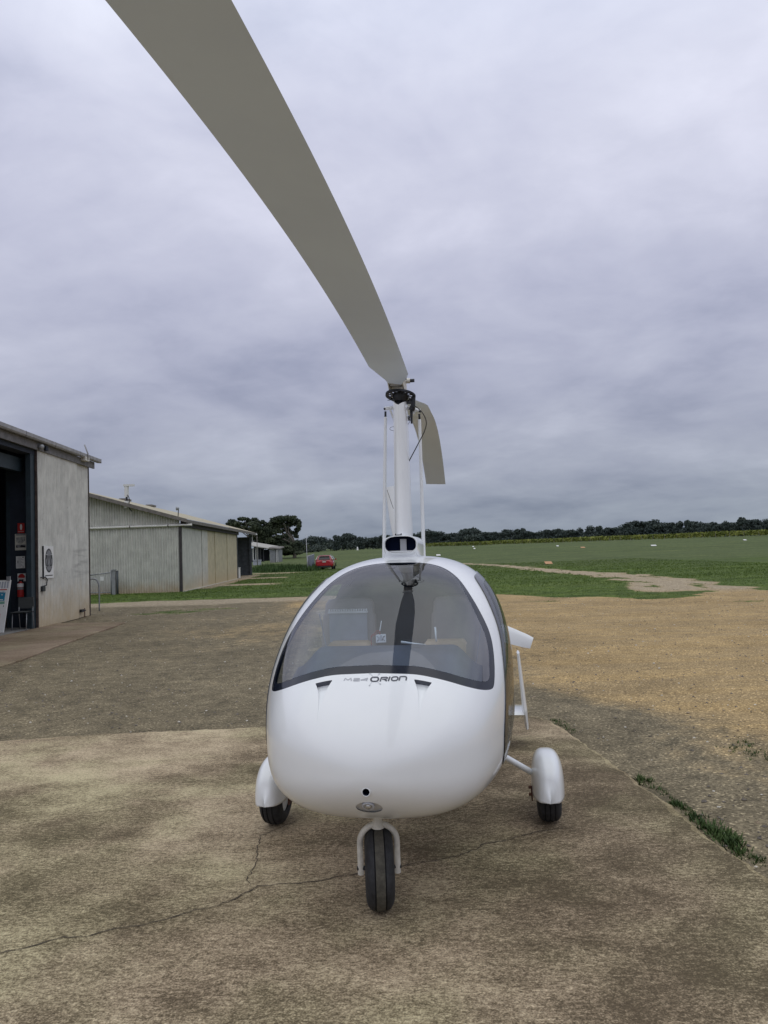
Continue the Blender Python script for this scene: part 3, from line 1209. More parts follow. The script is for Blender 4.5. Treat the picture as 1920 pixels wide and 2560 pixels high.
mg.build('nose_lettering', 'greyprint', gyro)
st_o = mg2.build('star_lines', 'greyprint', gyro)
st_o['kind'] = 'stuff'


# ---- wheels
def tyre(mb, c, ax, R, wd, n=48, rr=.062):
    prof = []
    for k in range(17):
        t = -PI / 2 - .55 + (PI + 1.1) * k / 16
        prof.append((R - rr + rr * math.cos(t) * 1.0, wd / 2 * math.sin(t) * 1.0))
    # flatter crown
    prof = [(min(r_, R) if abs(h) > wd * .33 else R - .004 * (abs(h) / (wd * .33)) ** 2, h) for r_, h in prof]
    mb.lathe(c, ax, prof, n)


def wheel(name_parent, c, ax, R, wd, grooves, treadmat='rubber'):
    wl = MB()
    cr = wd * .30
    prof = []
    hs = np.linspace(-wd / 2, wd / 2, 41)
    for h in hs:
        x = abs(h) / (wd / 2)
        r_ = R - (R - .115) * (1 - math.sqrt(max(0, 1 - x ** 3.2))) if x > .55 else R - .004 * x * x - (R - .115) * (1 - math.sqrt(1 - x ** 3.2))
        for gpos in grooves:
            if abs(h - gpos * wd) < .0034:
                r_ -= .007
        prof.append((r_, h))
    prof = [(.10, -wd / 2 + .012)] + prof + [(.10, wd / 2 - .012)]
    wl.lathe(c, ax, prof, 56)
    t = wl.build('tyre', 'rubber', name_parent, True, auto=50)
    rim = MB().lathe(c, ax, [(.0, -.045), (.04, -.05), (.055, -.035), (.095, -.045), (.104, -.05), (.104, .05), (.095, .045), (.055, .035), (.04, .05), (0, .045)], 32)
    rim.build('rim', 'white2', t, True, auto=40)
    return t


# nose leg: wheel turned very slightly, white tubular fork
nc = np.array([-.0745, 3.548, .178])
na = np.array([math.cos(.05), math.sin(.05), .0])
nw_t = wheel(gyro, nc, na, .178, .128, (-.17, .17))
crown = MB().lathe(nc, na, [(.1785, -.0200), (.1797, 0), (.1785, .0200)], 56).build('worn_tread', 'tread', nw_t, True)
fk = MB()
up = np.array([0, -.10, 1.0])
up /= np.linalg.norm(up)
arch = []
for k in range(-12, 13):
    t = k / 12 * PI / 2
    arch.append(nc + na * .0835 * math.sin(t) + up * (.118 + .082 * math.cos(t)))
path = [nc - na * .0835 + up * -.028] + arch + [nc + na * .0835 + up * -.028]
fk.tube(path, .0135, 14)
fork = fk.build('nose_fork', 'dirtywhite', gyro, True, auto=40)
MB().tube([nc + up * .185, nc + up * .205, nc + up * .222, nc + up * .275], [.030, .024, .0205, .0205], 16).build('fork_stem', 'dirtywhite', fork, True, auto=40)
MB().tube([nc - na * .10 + up * 0, nc + na * .10], .010, 10).build('axle', 'darkmetal', fork, True)
# steering bar in front of the stem
bar0, bar1 = nc + up * .262, None
pl = []
for k in range(-10, 11):
    x_ = k / 10
    pl.append(nc + na * (.098 * x_) + up * (.268 + .012 * abs(x_) ** 2.5) + np.array([0, -.030 + .02 * x_ * x_, 0]))
mbp = MB()
rows = []
for i, p in enumerate(pl):
    wd_ = .022 * (1 - .55 * abs(i - 10) / 10)
    rows.append([p + np.array([0, -wd_, .004]), p + np.array([0, -wd_ - .003, 0]), p + np.array([0, -wd_, -.004]), p + np.array([0, wd_, -.004]), p + np.array([0, wd_, .004])])
mbp.grid(np.array(rows), 0, True)
mbp.build('steering_bar', 'dirtywhite', fork, True, auto=50)
for k in (-1, 1):
    MB().lathe(nc + na * .086 * k + up * .277 + np.array([0, -.03, 0]), np.array([0, -1, .2]), [(0, .004), (.0045, .004), (.0045, -.01)], 8).build('bolt', 'darkmetal', fork)

# main gear
for sg, cx, cy in ((1, .9050, 4.585), (-1, -.6990, 4.690)):
    c = np.array([cx, cy, .178])
    camb = .03 * sg
    axw = GB * math.cos(camb) + GZ * math.sin(camb)
    wheel(gyro, c, axw, .178, .138, (-.2, .0, .2) if sg > 0 else (-.26, -.06, .16))
    # wheel fairing: rounded spat with a tapering tail, open below
    na_, nb_ = 44, 40
    P = np.zeros((na_, nb_, 3))
    for i in range(na_):
        t = i / (na_ - 1)
        a_ = -.245 + .70 * t                       # aft position relative to axle
        e = math.sqrt(max(0, 1 - ((a_ + .0) / .245) ** 2)) if a_ < 0 else max(0, 1 - (a_ / .46) ** 1.7)
        e = max(e, .0)
        hw = .094 * e ** .62
        top = .178 + .225 * e ** .62
        bot = .170 - .0 * t if a_ < 0 else .170 + .12 * (a_ / .455) ** 1.3
        bot = min(bot, top)
        for j in range(nb_):
            q = j / (nb_ - 1)
            # section: up the inner side, over the rounded crown, down the outer side
            th_ = PI * (1 - q)
            cx_, sx_ = math.cos(th_), math.sin(th_)
            n_ = 3.0
            rho = (abs(cx_) ** n_ + abs(sx_) ** n_) ** (-1 / n_)
            P[i, j] = c * [1, 1, 0] + GB * (-sg * 0.0 + hw * rho * cx_) + GA * a_ + GZ * (bot + (top - bot) * min(1, rho * sx_))
    fr = MB().grid(P).build('wheel_fairing', 'white', gyro, True)
    md = fr.modifiers.new('thickness', 'SOLIDIFY')
    md.thickness = .005
    md.offset = -1
    # leg tube and brackets
    hip = L2W(1.40, sg * .52, .42)
    foot = c + GB * (-sg * .088) + GZ * .095
    MB().tube([hip, foot], .024, 14, sx=.75, ref=GZ).build('landing_leg', 'white', gyro, True, auto=40)
    br = MB()
    for zz in (.205, .165):
        br.tube([c * [1, 1, 0] + GB * (-sg * .093) + GZ * zz - GA * .06, c * [1, 1, 0] + GB * (-sg * .112) + GZ * zz - GA * .06], .0095, 8)
    br.box(c * [1, 1, 0] + GB * (-sg * .094) + GZ * .165 - GA * .05, (.008, .05, .07), [GB, GA, GZ])
    br.build('brake_caliper', 'rust', gyro)

# ---- mast, struts, scoop
mtop = np.array([.1275, 4.93, 2.535])
mbot = L2W(1.68, .0, 1.50)
mbot[0] = .119 + .0
ring_n = 14
rows = []
for k in range(ring_n):
    t = k / (ring_n - 1)
    p = mbot + (mtop - mbot) * t
    hw = (.056 + (.0435 - .056) * t)
    ch = .150 + (.105 - .150) * t
    r_ = []
    for j in range(36):
        a_ = 2 * PI * j / 36
        cx_, sx_ = math.cos(a_), math.sin(a_)
        zz = 0
        if k == ring_n - 1:
            zz = .030 * abs(sx_ if False else cx_) - .012       # scalloped top edge
        r_.append(p + GB * hw * np.sign(cx_) * abs(cx_) ** .85 + GA * (ch * sx_ if sx_ < 0 else ch * 1.25 * sx_) + GZ * zz)
    rows.append(r_)
mast = MB().grid(np.array(rows), 0, True).build('mast', 'white', gyro, True)
MB().lathe(mtop + GZ * -.04, GZ, [(.033, -.05), (.033, .075), (.0, .075)], 20).build('mast_tube', 'darkmetal', mast, True)
MB().prism([mbot + GB * -.058 + GZ * .10 - GA * .02, mbot + GB * -.030 + GZ * .135 - GA * .105, mbot + GB * -.058 + GZ * .175 - GA * .02], GB * .001 - GA * .012).build('cable_guide', 'navy', mast)
for sg, t_, b_ in ((-1, (.031, 4.97, 2.492), (-.012, 4.99, 1.50)), (1, (.251, 4.97, 2.468), (.247, 4.97, 1.50))):
    t_, b_ = np.array(t_), np.array(b_)
    MB().tube([b_, t_ + (b_ - t_) * .02], [.0125, .0098], 14).build('mast_strut', 'white', gyro, True, auto=40)
    bk = MB()
    mt_ = mtop + np.array([0, .05, .0])
    q = t_ + np.array([0, 0, .032])
    bk.tube([mt_ + GB * sg * .03 + GZ * .0, q + GB * sg * .006 + GZ * .004], .0115, 10)
    bk.tube([mt_ + GB * sg * .04 + GZ * -.085, q + GB * (-sg * .03)], .007, 8)
    bkt = bk.build('strut_bracket', 'white', gyro, True, auto=40)
    MB().tube([t_ + (b_ - t_) * .022, t_ + GZ * .016], .0070, 8).build('rod_end', 'darkmetal', bkt, True)
    MB().tube([q + GB * sg * .004 - GA * .013, q + GB * sg * .004 + GA * .012], .0068, 8).build('bolt', 'darkmetal', bkt, True)

# ram-air scoop on the roof ahead of the mast
rows = []
sc_c = L2W(1.46, .0, 1.637)
sc_c[0] = .092
for k in range(10):
    t = k / 9
    e = 1 - .05 * t + .10 * math.sin(t * PI) * .5
    hw, hh = .1035 * e * (1 + .10 * t), .054 * (1 + .35 * t)
    p = sc_c + GA * (.36 * t) - GZ * (.020 * t)
    r_ = []
    for j in range(40):
        a_ = 2 * PI * j / 40
        cx_, sx_ = math.cos(a_), math.sin(a_)
        n_ = 2.9
        rho = (abs(cx_) ** n_ + abs(sx_) ** n_) ** (-1 / n_)
        low = 1.0 if sx_ > 0 else 1.0 + 1.2 * min(1, t * 4)
        r_.append(p + GB * hw * rho * cx_ + GZ * hh * rho * sx_ * low)
    rows.append(r_)
inn = []
for sc_, da in ((.955, -.006), (.90, .002), (.885, .02), (.86, .055), (.0, .060)):
    r_ = []
    for j in range(40):
        a_ = 2 * PI * j / 40
        cx_, sx_ = math.cos(a_), math.sin(a_)
        rho = (abs(cx_) ** 2.9 + abs(sx_) ** 2.9) ** (-1 / 2.9)
        r_.append(sc_c + GA * da + GB * .1035 * sc_ * rho * cx_ + GZ * .054 * sc_ * rho * sx_)
    inn.append(r_)
scoop = MB().grid(np.array(rows), 0, True).grid(np.array([rows[0], inn[0], inn[1]]), 0, True).build('air_scoop', 'white', gyro, True, auto=60)
MB().grid(np.array(inn[1:]), 0, True).build('scoop_duct', 'navy', scoop)
MB().box(sc_c + GA * .048 + GB * .012 - GZ * .004, (.038, .008, .074), [GB, GA, GZ]).build('duct_mast_strip', 'greyprint', scoop)  # grey strip stands in for the mast seen inside the scoop
cb = MB().box(sc_c + GZ * .058 + GA * .03 - GB * .014, (.034, .012, .006), [GB, GA, GZ])
for k in (-1, 1):
    cb.box(sc_c + GZ * .061 + GA * .03 - GB * (.014 + k * .017), (.006, .012, .012), [GB, GA, GZ])
cb.build('latch', 'darkmetal', scoop)
# pedestal joining the scoop to the roof
rows = []
for k in range(12):
    t = k / 11
    hw = (.098 + .03 * t) * (1 - .25 * t * t)
    p = L2W(1.475 + .44 * t, .0, 0)
    p[0] = sc_c[0] + (.44 * t) * GA[0]
    rows.append([p + GB * hw + GZ * 1.50, p + GB * hw * .96 + GZ * 1.58, p + GB * hw * .9 + GZ * 1.60, p - GB * hw * .9 + GZ * 1.60, p - GB * hw * .96 + GZ * 1.58, p - GB * hw + GZ * 1.50])
pm = MB().grid(np.array(rows))
pm.add(rows[0], [tuple(range(6))])
pm.build('scoop_fairing', 'white', gyro, True, auto=40)

# ---- rotor head and rotor
PHI = .1223
RD = np.array([math.sin(PHI), math.cos(PHI), 0])     # towards the rear blade
RQ = np.array([math.cos(PHI), -math.sin(PHI), 0])
HUB = np.array([.1162, 4.9535, 2.6712])


def blade_mesh(rear):
    st = np.concatenate([[.12, .20, .30, .40, .50, .60, .72] if rear else [.215, .26, .30, .40, .50, .60, .72], np.linspace(.9, 4.17, 36)])
    rows = []
    ph_ = PHI if rear else .1130
    RD = np.array([math.sin(ph_), math.cos(ph_), 0])
    RQ = np.array([math.cos(ph_), -math.sin(ph_), 0])
    full_ = .1148 if rear else .1097
    # aerofoil outline: chordwise fraction (-.5 trailing .. .5 leading), height
    xs = np.r_[np.linspace(-.5, .5, 19), np.linspace(.5, -.5, 19)[1:-1]]
    def thick(x, up_):
        c_ = x + .5
        t_ = .6 * (.2969 * math.sqrt(max(0, 1 - c_)) - .126 * (1 - c_) - .3516 * (1 - c_) ** 2 + .2843 * (1 - c_) ** 3 - .1036 * (1 - c_) ** 4)
        return t_ * (.16 if up_ else -.09)
    for s_ in st:
        if rear:
            z_ = 2.6367 + .05 * s_ + .0667 * s_ ** 2 - .0225 * s_ ** 3
            tw = -.1447 + (.0875) * s_ / 4.16
            sg = 1.0
        else:
            z_ = 2.6327 + .0256 * s_ - .0088 * s_ ** 2 - .0023 * s_ ** 3
            tw = -.1416 - .0019 * s_ - .0024 * s_ ** 2
            sg = -1.0
        q = math.cos(tw) * RQ + math.sin(tw) * GZ
        nrm = np.cross(RD, q) * -1
        if nrm[2] < 0:
            nrm = -nrm
        cen = np.array([HUB[0], HUB[1], 0]) + RD * (sg * s_) + GZ * z_
        # plan form: leading edge straight early, trailing edge cut on a slant
        lead = float(np.interp(s_, [.12, .20, .45, .50], [.036, .040, .105, full_]))
        trail = float(np.interp(s_, [.12, .20, .30, .60, 9] if not rear else [.12, .20, .30, .80, 1.7], [.036, .038, .050, full_ if not rear else .140, full_]))
        lsg = 1.0 if not rear else -1.0              # leading edge is at +q ahead, at -q behind
        r_ = []
        for i_, x in enumerate(xs):
            off = (trail + lead) * (x + .5) - trail
            ch = max(trail + lead, .08)
            h = thick(x, i_ < 19) * ch
            r_.append(cen + q * off * lsg + nrm * h)
        rows.append(r_)
    mbb = MB().grid(np.array(rows), 0, True)
    mbb.add(rows[-1], [tuple(range(len(xs)))])
    mbb.add(rows[0], [tuple(range(len(xs)))])
    return mbb


for rear in (False, True):
    blade_mesh(rear).build('rotor_blade', 'blade', gyro, True, auto=55)
hubm = MB()
hubm.box(HUB + GZ * .012, (.085, .36, .030), [RQ, RD, GZ])
hub = hubm.build('rotor_hub_bar', 'dirtywhite', gyro)
hb = MB()
for k in (-1, 1):
    hb.prism([HUB + RQ * k * .044 - RD * .20 + GZ * .01, HUB + RQ * k * .044 - RD * .06 - GZ * .05, HUB + RQ * k * .044 + RD * .08 - GZ * .06, HUB + RQ * k * .044 + RD * .10 + GZ * .04, HUB + RQ * k * .044 - RD * .12 + GZ * .045], RQ * k * .006)
hb.build('cheek_plate', 'dirtywhite', hub)
hb2 = MB()
for (dq, dr, dz) in ((.0, -.16, -.012), (.0, -.12, -.016), (.0, -.08, -.018)):
    hb2.tube([HUB + RQ * -.036 + RD * dr + GZ * dz, HUB + RQ * .036 + RD * dr + GZ * dz], .008, 8)
hb2.build('spacer', 'greyprint', hub, True)
hbt = MB()
hbt.tube([HUB + RQ * .055 + GZ * .028, HUB + RQ * .082 + GZ * .028], .017, 14)
hbt.build('teeter_boss', 'dirtywhite', hub, True, auto=40)
for (a_, b_, c_, l_, r__) in ((.082, .0, .028, .028, .0115), (.046, -.16, .055, .014, .010), (.050, -.05, .035, .014, .010), (-.062, -.20, .030, .013, .010)):
    MB().tube([HUB + RQ * a_ + RD * b_ + GZ * c_, HUB + RQ * (a_ + l_) + RD * b_ + GZ * c_], r__, 6).build('bolt', 'darkmetal', hub)
# prerotator ring gear, tilted
rc = np.array([.132, 4.93, 2.600])
ra = GZ + np.array([0, .20, 0]) + np.array([.13, 0, 0])
ra /= np.linalg.norm(ra)
rg = MB()
rg.lathe(rc, ra, [(.090, -.008), (.094, -.008), (.094, .008), (.090, .008), (.080, .006), (.080, -.006)], 64, close=True)
e1 = np.cross(ra, [0, 1, 0])
e1 /= np.linalg.norm(e1)
e2 = np.cross(ra, e1)
for k in range(64):
    t = 2 * PI * k / 64
    d = math.cos(t) * e1 + math.sin(t) * e2
    rg.box(rc + d * .0955, (.005, .0045, .014), [d, np.cross(ra, d), ra])
for k in range(14):
    t = 2 * PI * k / 14
    d = math.cos(t) * e1 + math.sin(t) * e2
    rg.box(rc + d * .062, (.044, .009, .005), [d, np.cross(ra, d), ra])
ring = rg.build('ring_gear', 'darkmetal', gyro)
MB().lathe(rc, ra, [(.0, -.045), (.036, -.045), (.050, -.022), (.054, .004), (.040, .012), (0, .012)], 28).build('bearing_block', 'darkmetal', ring, True, auto=40)
# drive, cables and hose beside the mast top
dv = MB()
dv.tube([rc + GB * .083 - GZ * .010, rc + GB * .078 - GZ * .075], .0145, 10)
dv.tube([rc + GB * .078 - GZ * .075, rc + GB * .066 - GZ * .10], .019, 10)
dv.tube([rc + GB * .066 - GZ * .10, rc + GB * .066 - GZ * .185], [.010, .006], 8)
dv.box(rc + GB * .055 - GZ * .05, (.05, .03, .012), [GB, GA, GZ])
dv.tube([rc + GB * .050 - GZ * .135, rc + GB * .050 - GZ * .165], .006, 8)
dv.build('prerotator_drive', 'darkmetal', gyro, True, auto=40)


def bez(p, n_=26):
    """Catmull-Rom through the points"""
    p = [np.array(q, float) for q in p]
    p = [2 * p[0] - p[1]] + p + [2 * p[-1] - p[-2]]
    o = []
    for i in range(1, len(p) - 2):
        for k in range(n_):
            t = k / n_
            o.append(.5 * ((2 * p[i]) + (-p[i - 1] + p[i + 1]) * t + (2 * p[i - 1] - 5 * p[i] + 4 * p[i + 1] - p[i + 2]) * t * t + (-p[i - 1] + 3 * p[i] - 3 * p[i + 1] + p[i + 2]) * t ** 3))
    o.append(p[-2])
    return o


def c2p(x_, y_, d_):
    return at_y(860 + x_ / 3.95, 860 + y_ / 3.95, d_)


MB().tube(bez([c2p(672, 602, 4.93), c2p(715, 622, 4.90), c2p(775, 680, 4.88), c2p(812, 765, 4.87), c2p(795, 860, 4.87), c2p(730, 990, 4.88), c2p(640, 1160, 4.90)], 12), .0032, 8).build('control_hose', 'hose', gyro, True)
MB().tube(bez([c2p(425, 1440, 4.96), c2p(455, 1530, 4.95), c2p(487, 1625, 4.93)], 8), .0014, 6).build('cable', 'hose', gyro, True)
MB().tube(bez([c2p(490, 815, 4.91), c2p(460, 825, 4.92), c2p(455, 845, 4.92), c2p(490, 858, 4.91)], 8), .0013, 6).build('cable', 'hose', gyro, True)
MB().tube(bez([c2p(660, 730, 4.92), c2p(650, 765, 4.92), c2p(632, 795, 4.92)], 8), .0013, 6).build('cable', 'hose', gyro, True)
MB().tube(bez([c2p(430, 556, 4.90), c2p(480, 552, 4.92)], 4), .0018, 6).build('cable', 'hose', gyro, True)

# ---- propeller, engine, tail
pcn = np.array([.205, 5.60, 1.215])
prop = MB().lathe(pcn, -GA, [(.06, -.06), (.075, 0), (.06, .05), (0, .07)], 24).build('propeller', 'darkmetal', gyro, True)
for ang in (100, 220, 340):
    a_ = math.radians(ang)
    d = GB * math.cos(a_) + GZ * math.sin(a_)
    t_ = -GB * math.sin(a_) + GZ * math.cos(a_)
    rows = []
    for r_ in np.linspace(.06, .87, 18):
        ch = float(np.interp(r_, [.06, .14, .35, .6, .82, .87], [.05, .085, .145, .135, .098, .080]))
        tw = float(np.interp(r_, [.06, .3, .87], [.75, .5, .22]))
        q = t_ * math.cos(tw) + GA * math.sin(tw)
        nn_ = np.cross(d, q)
        rows.append([pcn + d * r_ + q * (ch * x_) + nn_ * h_ for x_, h_ in ((-.5, 0), (-.2, .006), (.2, .009), (.45, .006), (.5, 0), (.45, -.004), (.2, -.005), (-.2, -.003))])
    pb = MB().grid(np.array(rows), 0, True)
    pb.add(rows[-1], [tuple(range(8))])
    pb.build('propeller_blade', 'white', prop, True, auto=50)
eng = MB()
eng.box(L2W(2.30, 0, .98), (.42, .46, .40), [GB, GA, GZ])
eng.box(L2W(2.30, .25, .98), (.14, .30, .16), [GB, GA, GZ]).box(L2W(2.30, -.25, .98), (.14, .30, .16), [GB, GA, GZ])
eng.tube([L2W(2.0, .2, .75), L2W(2.6, .22, .72)], .06, 14)
eng.build('engine', 'darkmetal', gyro)
MB().tube([L2W(1.9, 0, .42), L2W(2.9, 0, .36), L2W(3.75, 0, .33)], [.07, .055, .045], 16).build('tail_boom', 'white', gyro, True)


def foil(mb, root, tip, ch0, ch1, thk, chord_dir, n_dir, n=14):
    xs = np.linspace(0, 1, n)
    prof = [(x_, thk * (1.48 * math.sqrt(x_) - .63 * x_ - 1.758 * x_ ** 2 + 1.42 * x_ ** 3 - .5 * x_ ** 4)) for x_ in xs]
    ring_ = prof + [(x_, -h_) for x_, h_ in prof[::-1][1:-1]]
    rows = []
    for t in np.linspace(0, 1, 8):
        ch = ch0 + (ch1 - ch0) * t
        p = np.asarray(root) + (np.asarray(tip) - np.asarray(root)) * t
        rows.append([p + chord_dir * x_ * ch + n_dir * h_ * ch for x_, h_ in ring_])
    mb.grid(np.array(rows), 0, True)
    mb.add(rows[0], [tuple(range(len(ring_)))])
    mb.add(rows[-1], [tuple(range(len(ring_)))])


st_ = MB()
foil(st_, L2W(3.12, -.715, .27), L2W(3.12, .715, .27), .40, .40, .11, GA, GZ)
st_.build('tail_stabiliser', 'white', gyro, True, auto=60)
for sg in (1, -1):
    fm = MB()
    foil(fm, L2W(3.16, sg * .735, .145), L2W(3.10, sg * .722, .30), .30, .42, .10, GA, GB)
    foil(fm, L2W(3.10, sg * .722, .30), L2W(3.24, sg * .690, .735), .42, .24, .10, GA, GB)
    fm.build('tail_fin', 'white', gyro, True, auto=60)
fm = MB()
foil(fm, L2W(3.15, 0, .30), L2W(3.40, 0, 1.22), .62, .36, .09, GA, GB)
fm.build('tail_fin', 'white', gyro, True, auto=60)

# ---- cabin
rows = []
us = np.linspace(.36, .74, 14)
vs = np.linspace(-.47, .47, 41)
for u_ in us:
    r_ = []
    for v_ in vs:
        hump = .035 * math.exp(-(v_ / .30) ** 4) + .045
        z_ = .96 + (u_ - .36) * .30 + hump * sst(.36, .62, u_) - .10 * sst(.33, .47, abs(v_))
        zmax = np.interp(u_, [.36, .60, .74], [1.02, 1.115, 1.125])
        r_.append(L2W(u_, v_, min(z_, zmax)))
    rows.append(r_)
rows.append([q - GZ * .26 + GA * .02 for q in rows[-1]])
dash = MB().grid(np.array(rows)).build('dashboard', 'dash', gyro, True, auto=60)
cn = MB()
for x0 in (.02,):
    cn.grid(np.array([[L2W(u_, v_, 1.005 + (u_ - .42) * .42 - (0 if abs(v_) < .05 else .06)) for v_ in (-.085, -.05, .05, .085)] for u_ in (.40, .55, .70, .78)]))
cn.build('instrument_hood', 'dash', dash, True, auto=40)
for sg in (-1, 1):
    bk = MB()
    cc = .325 * sg
    rows = []
    for zz, du, hw in ((.72, .0, .155), (.80, .01, .165), (1.00, .06, .165), (1.13, .09, .162), (1.225, .105, .158), (1.235, .107, .15), (1.245, .11, .148), (1.295, .125, .145), (1.318, .135, .128), (1.326, .145, .08)):
        ring_ = []
        for k in range(24):
            a_ = 2 * PI * k / 24
            cx_, sx_ = math.cos(a_), math.sin(a_)
            rho = (abs(cx_) ** 4 + abs(sx_) ** 4) ** (-.25)
            ring_.append(L2W(1.30 + du + .055 * rho * sx_, cc + hw * rho * cx_, zz))
        rows.append(ring_)
    bk.grid(np.array(rows), 0, True)
    bk.add(rows[-1], [tuple(range(24))])
    seat = bk.build('seat', 'seat', gyro, True, auto=50)
    rows = []
    for uu_, zz in ((.99, .70), (1.0, 1.06), (1.02, 1.105), (1.12, 1.11), (1.22, 1.09)):
        rows.append([L2W(uu_, cc - .06 * sg + x_ * .115, zz - .02 * (abs(x_) > .9)) for x_ in (-1, -.85, 0, .85, 1)])
    MB().grid(np.array(rows)).build('seat_cushion', 'orange', seat, True, auto=60)
st_ = MB()
st_.tube([L2W(.80, -.02, .62), L2W(.82, -.02, .98), L2W(.80, -.02, 1.05)], .012, 10)
st_.build('control_stick', 'black', gyro, True)
for (v0, u_, z0, z1) in ((-.60 + .02, .95, .95, 1.30),):
    pass
for sg in (-1, 1):
    MB().tube([L2W(.86, sg * .16, .80), L2W(.90, sg * .155, 1.03), L2W(.91, sg * .155, 1.06)], .007, 8).build('lever', 'black', gyro, True)
MB().prism([L2W(1.66, v_, z_) for v_, z_ in ((-.48, .55), (-.535, .75), (-.535, 1.13), (-.43, 1.38), (.43, 1.38), (.535, 1.13), (.535, .75), (.48, .55))], GA * .02).build('rear_bulkhead', 'lining', gyro)
MB().tube([at_y(1091, 1604, 4.12), at_y(1088, 1568, 4.15)], .005, 8).build('flap_lever', 'paper', gyro, True)
MB().tube([at_y(1003, 1605, 3.80), at_y(1035, 1609, 3.82), at_y(1064, 1611, 3.84)], [.0062, .0042, .0015], 8).build('dash_pen', 'paper', gyro, True)  # pale streak over the dash, modelled as a tapered white pen
# pale harness straps
for sg in (-1, 1):
    MB().tube([L2W(1.27, sg * .42, .95), L2W(1.24, sg * .47, 1.25)], .010, 6, sx=.3).build('harness_strap', 'cloth', gyro)

# pouch clipped in front of the left seat back
zf = thing('map_pouch', 'pale grey map pouch with a toothed white top edge on the left seat back', 'pouch', L2W(1.24, -.315, 1.06), -YAW)
pm = MB()
pm.box(L2W(1.315, -.315, 1.165), (.225, .014, .17), [GB, GA, GZ])
pk = pm.build('pocket', 'cloth', zf)
tm_ = MB().box(L2W(1.308, -.315, 1.252), (.235, .02, .012), [GB, GA, GZ])
for k in range(16):
    tm_.box(L2W(1.306, -.315 - .11 + k * .0147, 1.263), (.008, .016, .014), [GB, GA, GZ])
tm_.build('zip_edge', 'paper', zf)
# white tag on a red cord, hanging over the middle of the dashboard
tg = thing('safety_tag', 'small white tag with a grey emblem on a red cord behind the windscreen', 'tag', L2W(.78, -.085, 1.08), -YAW)


def tg_p(x_, y_, d_=3.98):
    return at_y(900 + x_ / 16.59, 1540 + y_ / 16.59, d_)


o_, ex, ey = tg_p(650, 765), tg_p(1070, 745) - tg_p(650, 765), tg_p(665, 1110) - tg_p(650, 765)
nn_ = np.cross(ex, ey)
nn_ /= np.linalg.norm(nn_)
if nn_[1] > 0:
    nn_ = -nn_
MB().prism([o_, o_ + ex, o_ + ex + ey, o_ + ey], -nn_ * .003).build('plate', 'paper', tg)


def T2(x_, y_):
    return o_ + ex * x_ + ey * y_ + nn_ * .0012


em = MB()
for poly in ([(.05, .20), (.22, .20), (.34, .42), (.46, .12), (.60, .12), (.68, .36), (.80, .20), (.95, .20), (.78, .52), (.95, .86), (.80, .86), (.66, .66), (.62, .86), (.50, .70), (.40, .86), (.33, .64), (.22, .86), (.06, .86), (.22, .52)],):
    em.add([T2(*q) for q in poly], [tuple(range(len(poly)))])
em.build('emblem', 'greyprint', tg)
em = MB()
for poly in ([(.72, .26), (.92, .22), (.78, .46)], [(.64, .50), (.72, .58), (.60, .82), (.57, .70)], [(.10, .82), (.22, .66), (.26, .78)], [(.80, .74), (.92, .84), (.82, .82)]):
    em.add([T2(*q) + nn_ * .0008 for q in poly], [tuple(range(len(poly)))])
em.build('emblem_shade', 'darkprint', tg)
MB().tube(bez([tg_p(815, 770), tg_p(830, 640), tg_p(720, 610), tg_p(600, 730), tg_p(480, 810), tg_p(460, 960), tg_p(480, 1240)], 8), .0016, 6).build('cord', 'red', tg, True)
MB().tube(bez([tg_p(850, 760), tg_p(770, 660), tg_p(680, 760), tg_p(520, 830), tg_p(478, 880)], 8), .0014, 6).build('cord', 'red', tg, True)
MB().tube([tg_p(820, 620), tg_p(890, 205)], .0024, 6).build('tie', 'paper', tg)

# ------------------------------------------------------------------ near hangar
def wall_hit(px, py, p0, d):
    """point where a sight line meets the vertical plane through p0 along d (ground plan)"""
    r = ray(px, py)
    n = np.array([d[1], -d[0], 0])
    t = (n @ (np.array([*p0, 0]) - CAM)) / (n @ r)
    return CAM + r * t


H1P, H1D = (-8.75, 19.3), np.array([-.05, 1.0]) / math.hypot(.05, 1)
h1d = np.array([*H1D, 0])
h1n = np.array([H1D[1], -H1D[0], 0])         # outwards (to the right)


def h1(y, out=0., z=0.):
    return np.array([H1P[0] - .05 * (y - H1P[1]), y, z]) + h1n * out


def weathered(name, col, dirt, z0, z1, rough=.7, streak=True, rust=False):
    """painted sheet metal with ground dirt rising from the bottom and fine streaks"""
    c = NT(name)
    p = c.z()
    v = c.noise(2.2, 5, .65)
    st_ = c.noise(5, 5, .7, (7, 7, .35))
    base_ = c.mix(c.step(c.m('ADD', c.m('MULTIPLY', v, .5), c.m('MULTIPLY', st_, .5)), .35, .65), tuple(x * .74 for x in col), tuple(min(1, x * 1.06) for x in col))
    dn = c.m('ADD', p[2], c.m('MULTIPLY', c.m('SUBTRACT', c.noise(3.2, 5, .7), .5), (z1 - z0) * .9))
    df = c.m('SUBTRACT', 1.0, c.step(dn, z0, z1))
    base_ = c.mix(c.m('MULTIPLY', df, .75), base_, dirt)
    if rust:
        sm = c.m('MULTIPLY', c.step(p[1], .2, .7), c.m('SUBTRACT', 1.0, c.step(p[1], 1.5, 2.0)))
        sm = c.m('MULTIPLY', sm, c.m('MULTIPLY', c.step(p[2], 1.0, 1.4), c.m('SUBTRACT', 1.0, c.step(p[2], 1.9, 2.3))))
        sm = c.m('MULTIPLY', sm, c.step(c.noise(2.2, 4, .6, (1, .2, 3.2)), .42, .66))
        base_ = c.mix(c.m('MULTIPLY', sm, .42), base_, (.12, .12, .12))
        rs = c.step(c.noise(6.5, 4, .75, (3, 3, .5)), .67, .71)
        base_ = c.mix(c.m('MULTIPLY', rs, .8), base_, (.035, .03, .028))
    c.color(base_)
    c.b.inputs['Roughness'].default_value = rough
    return c.mt


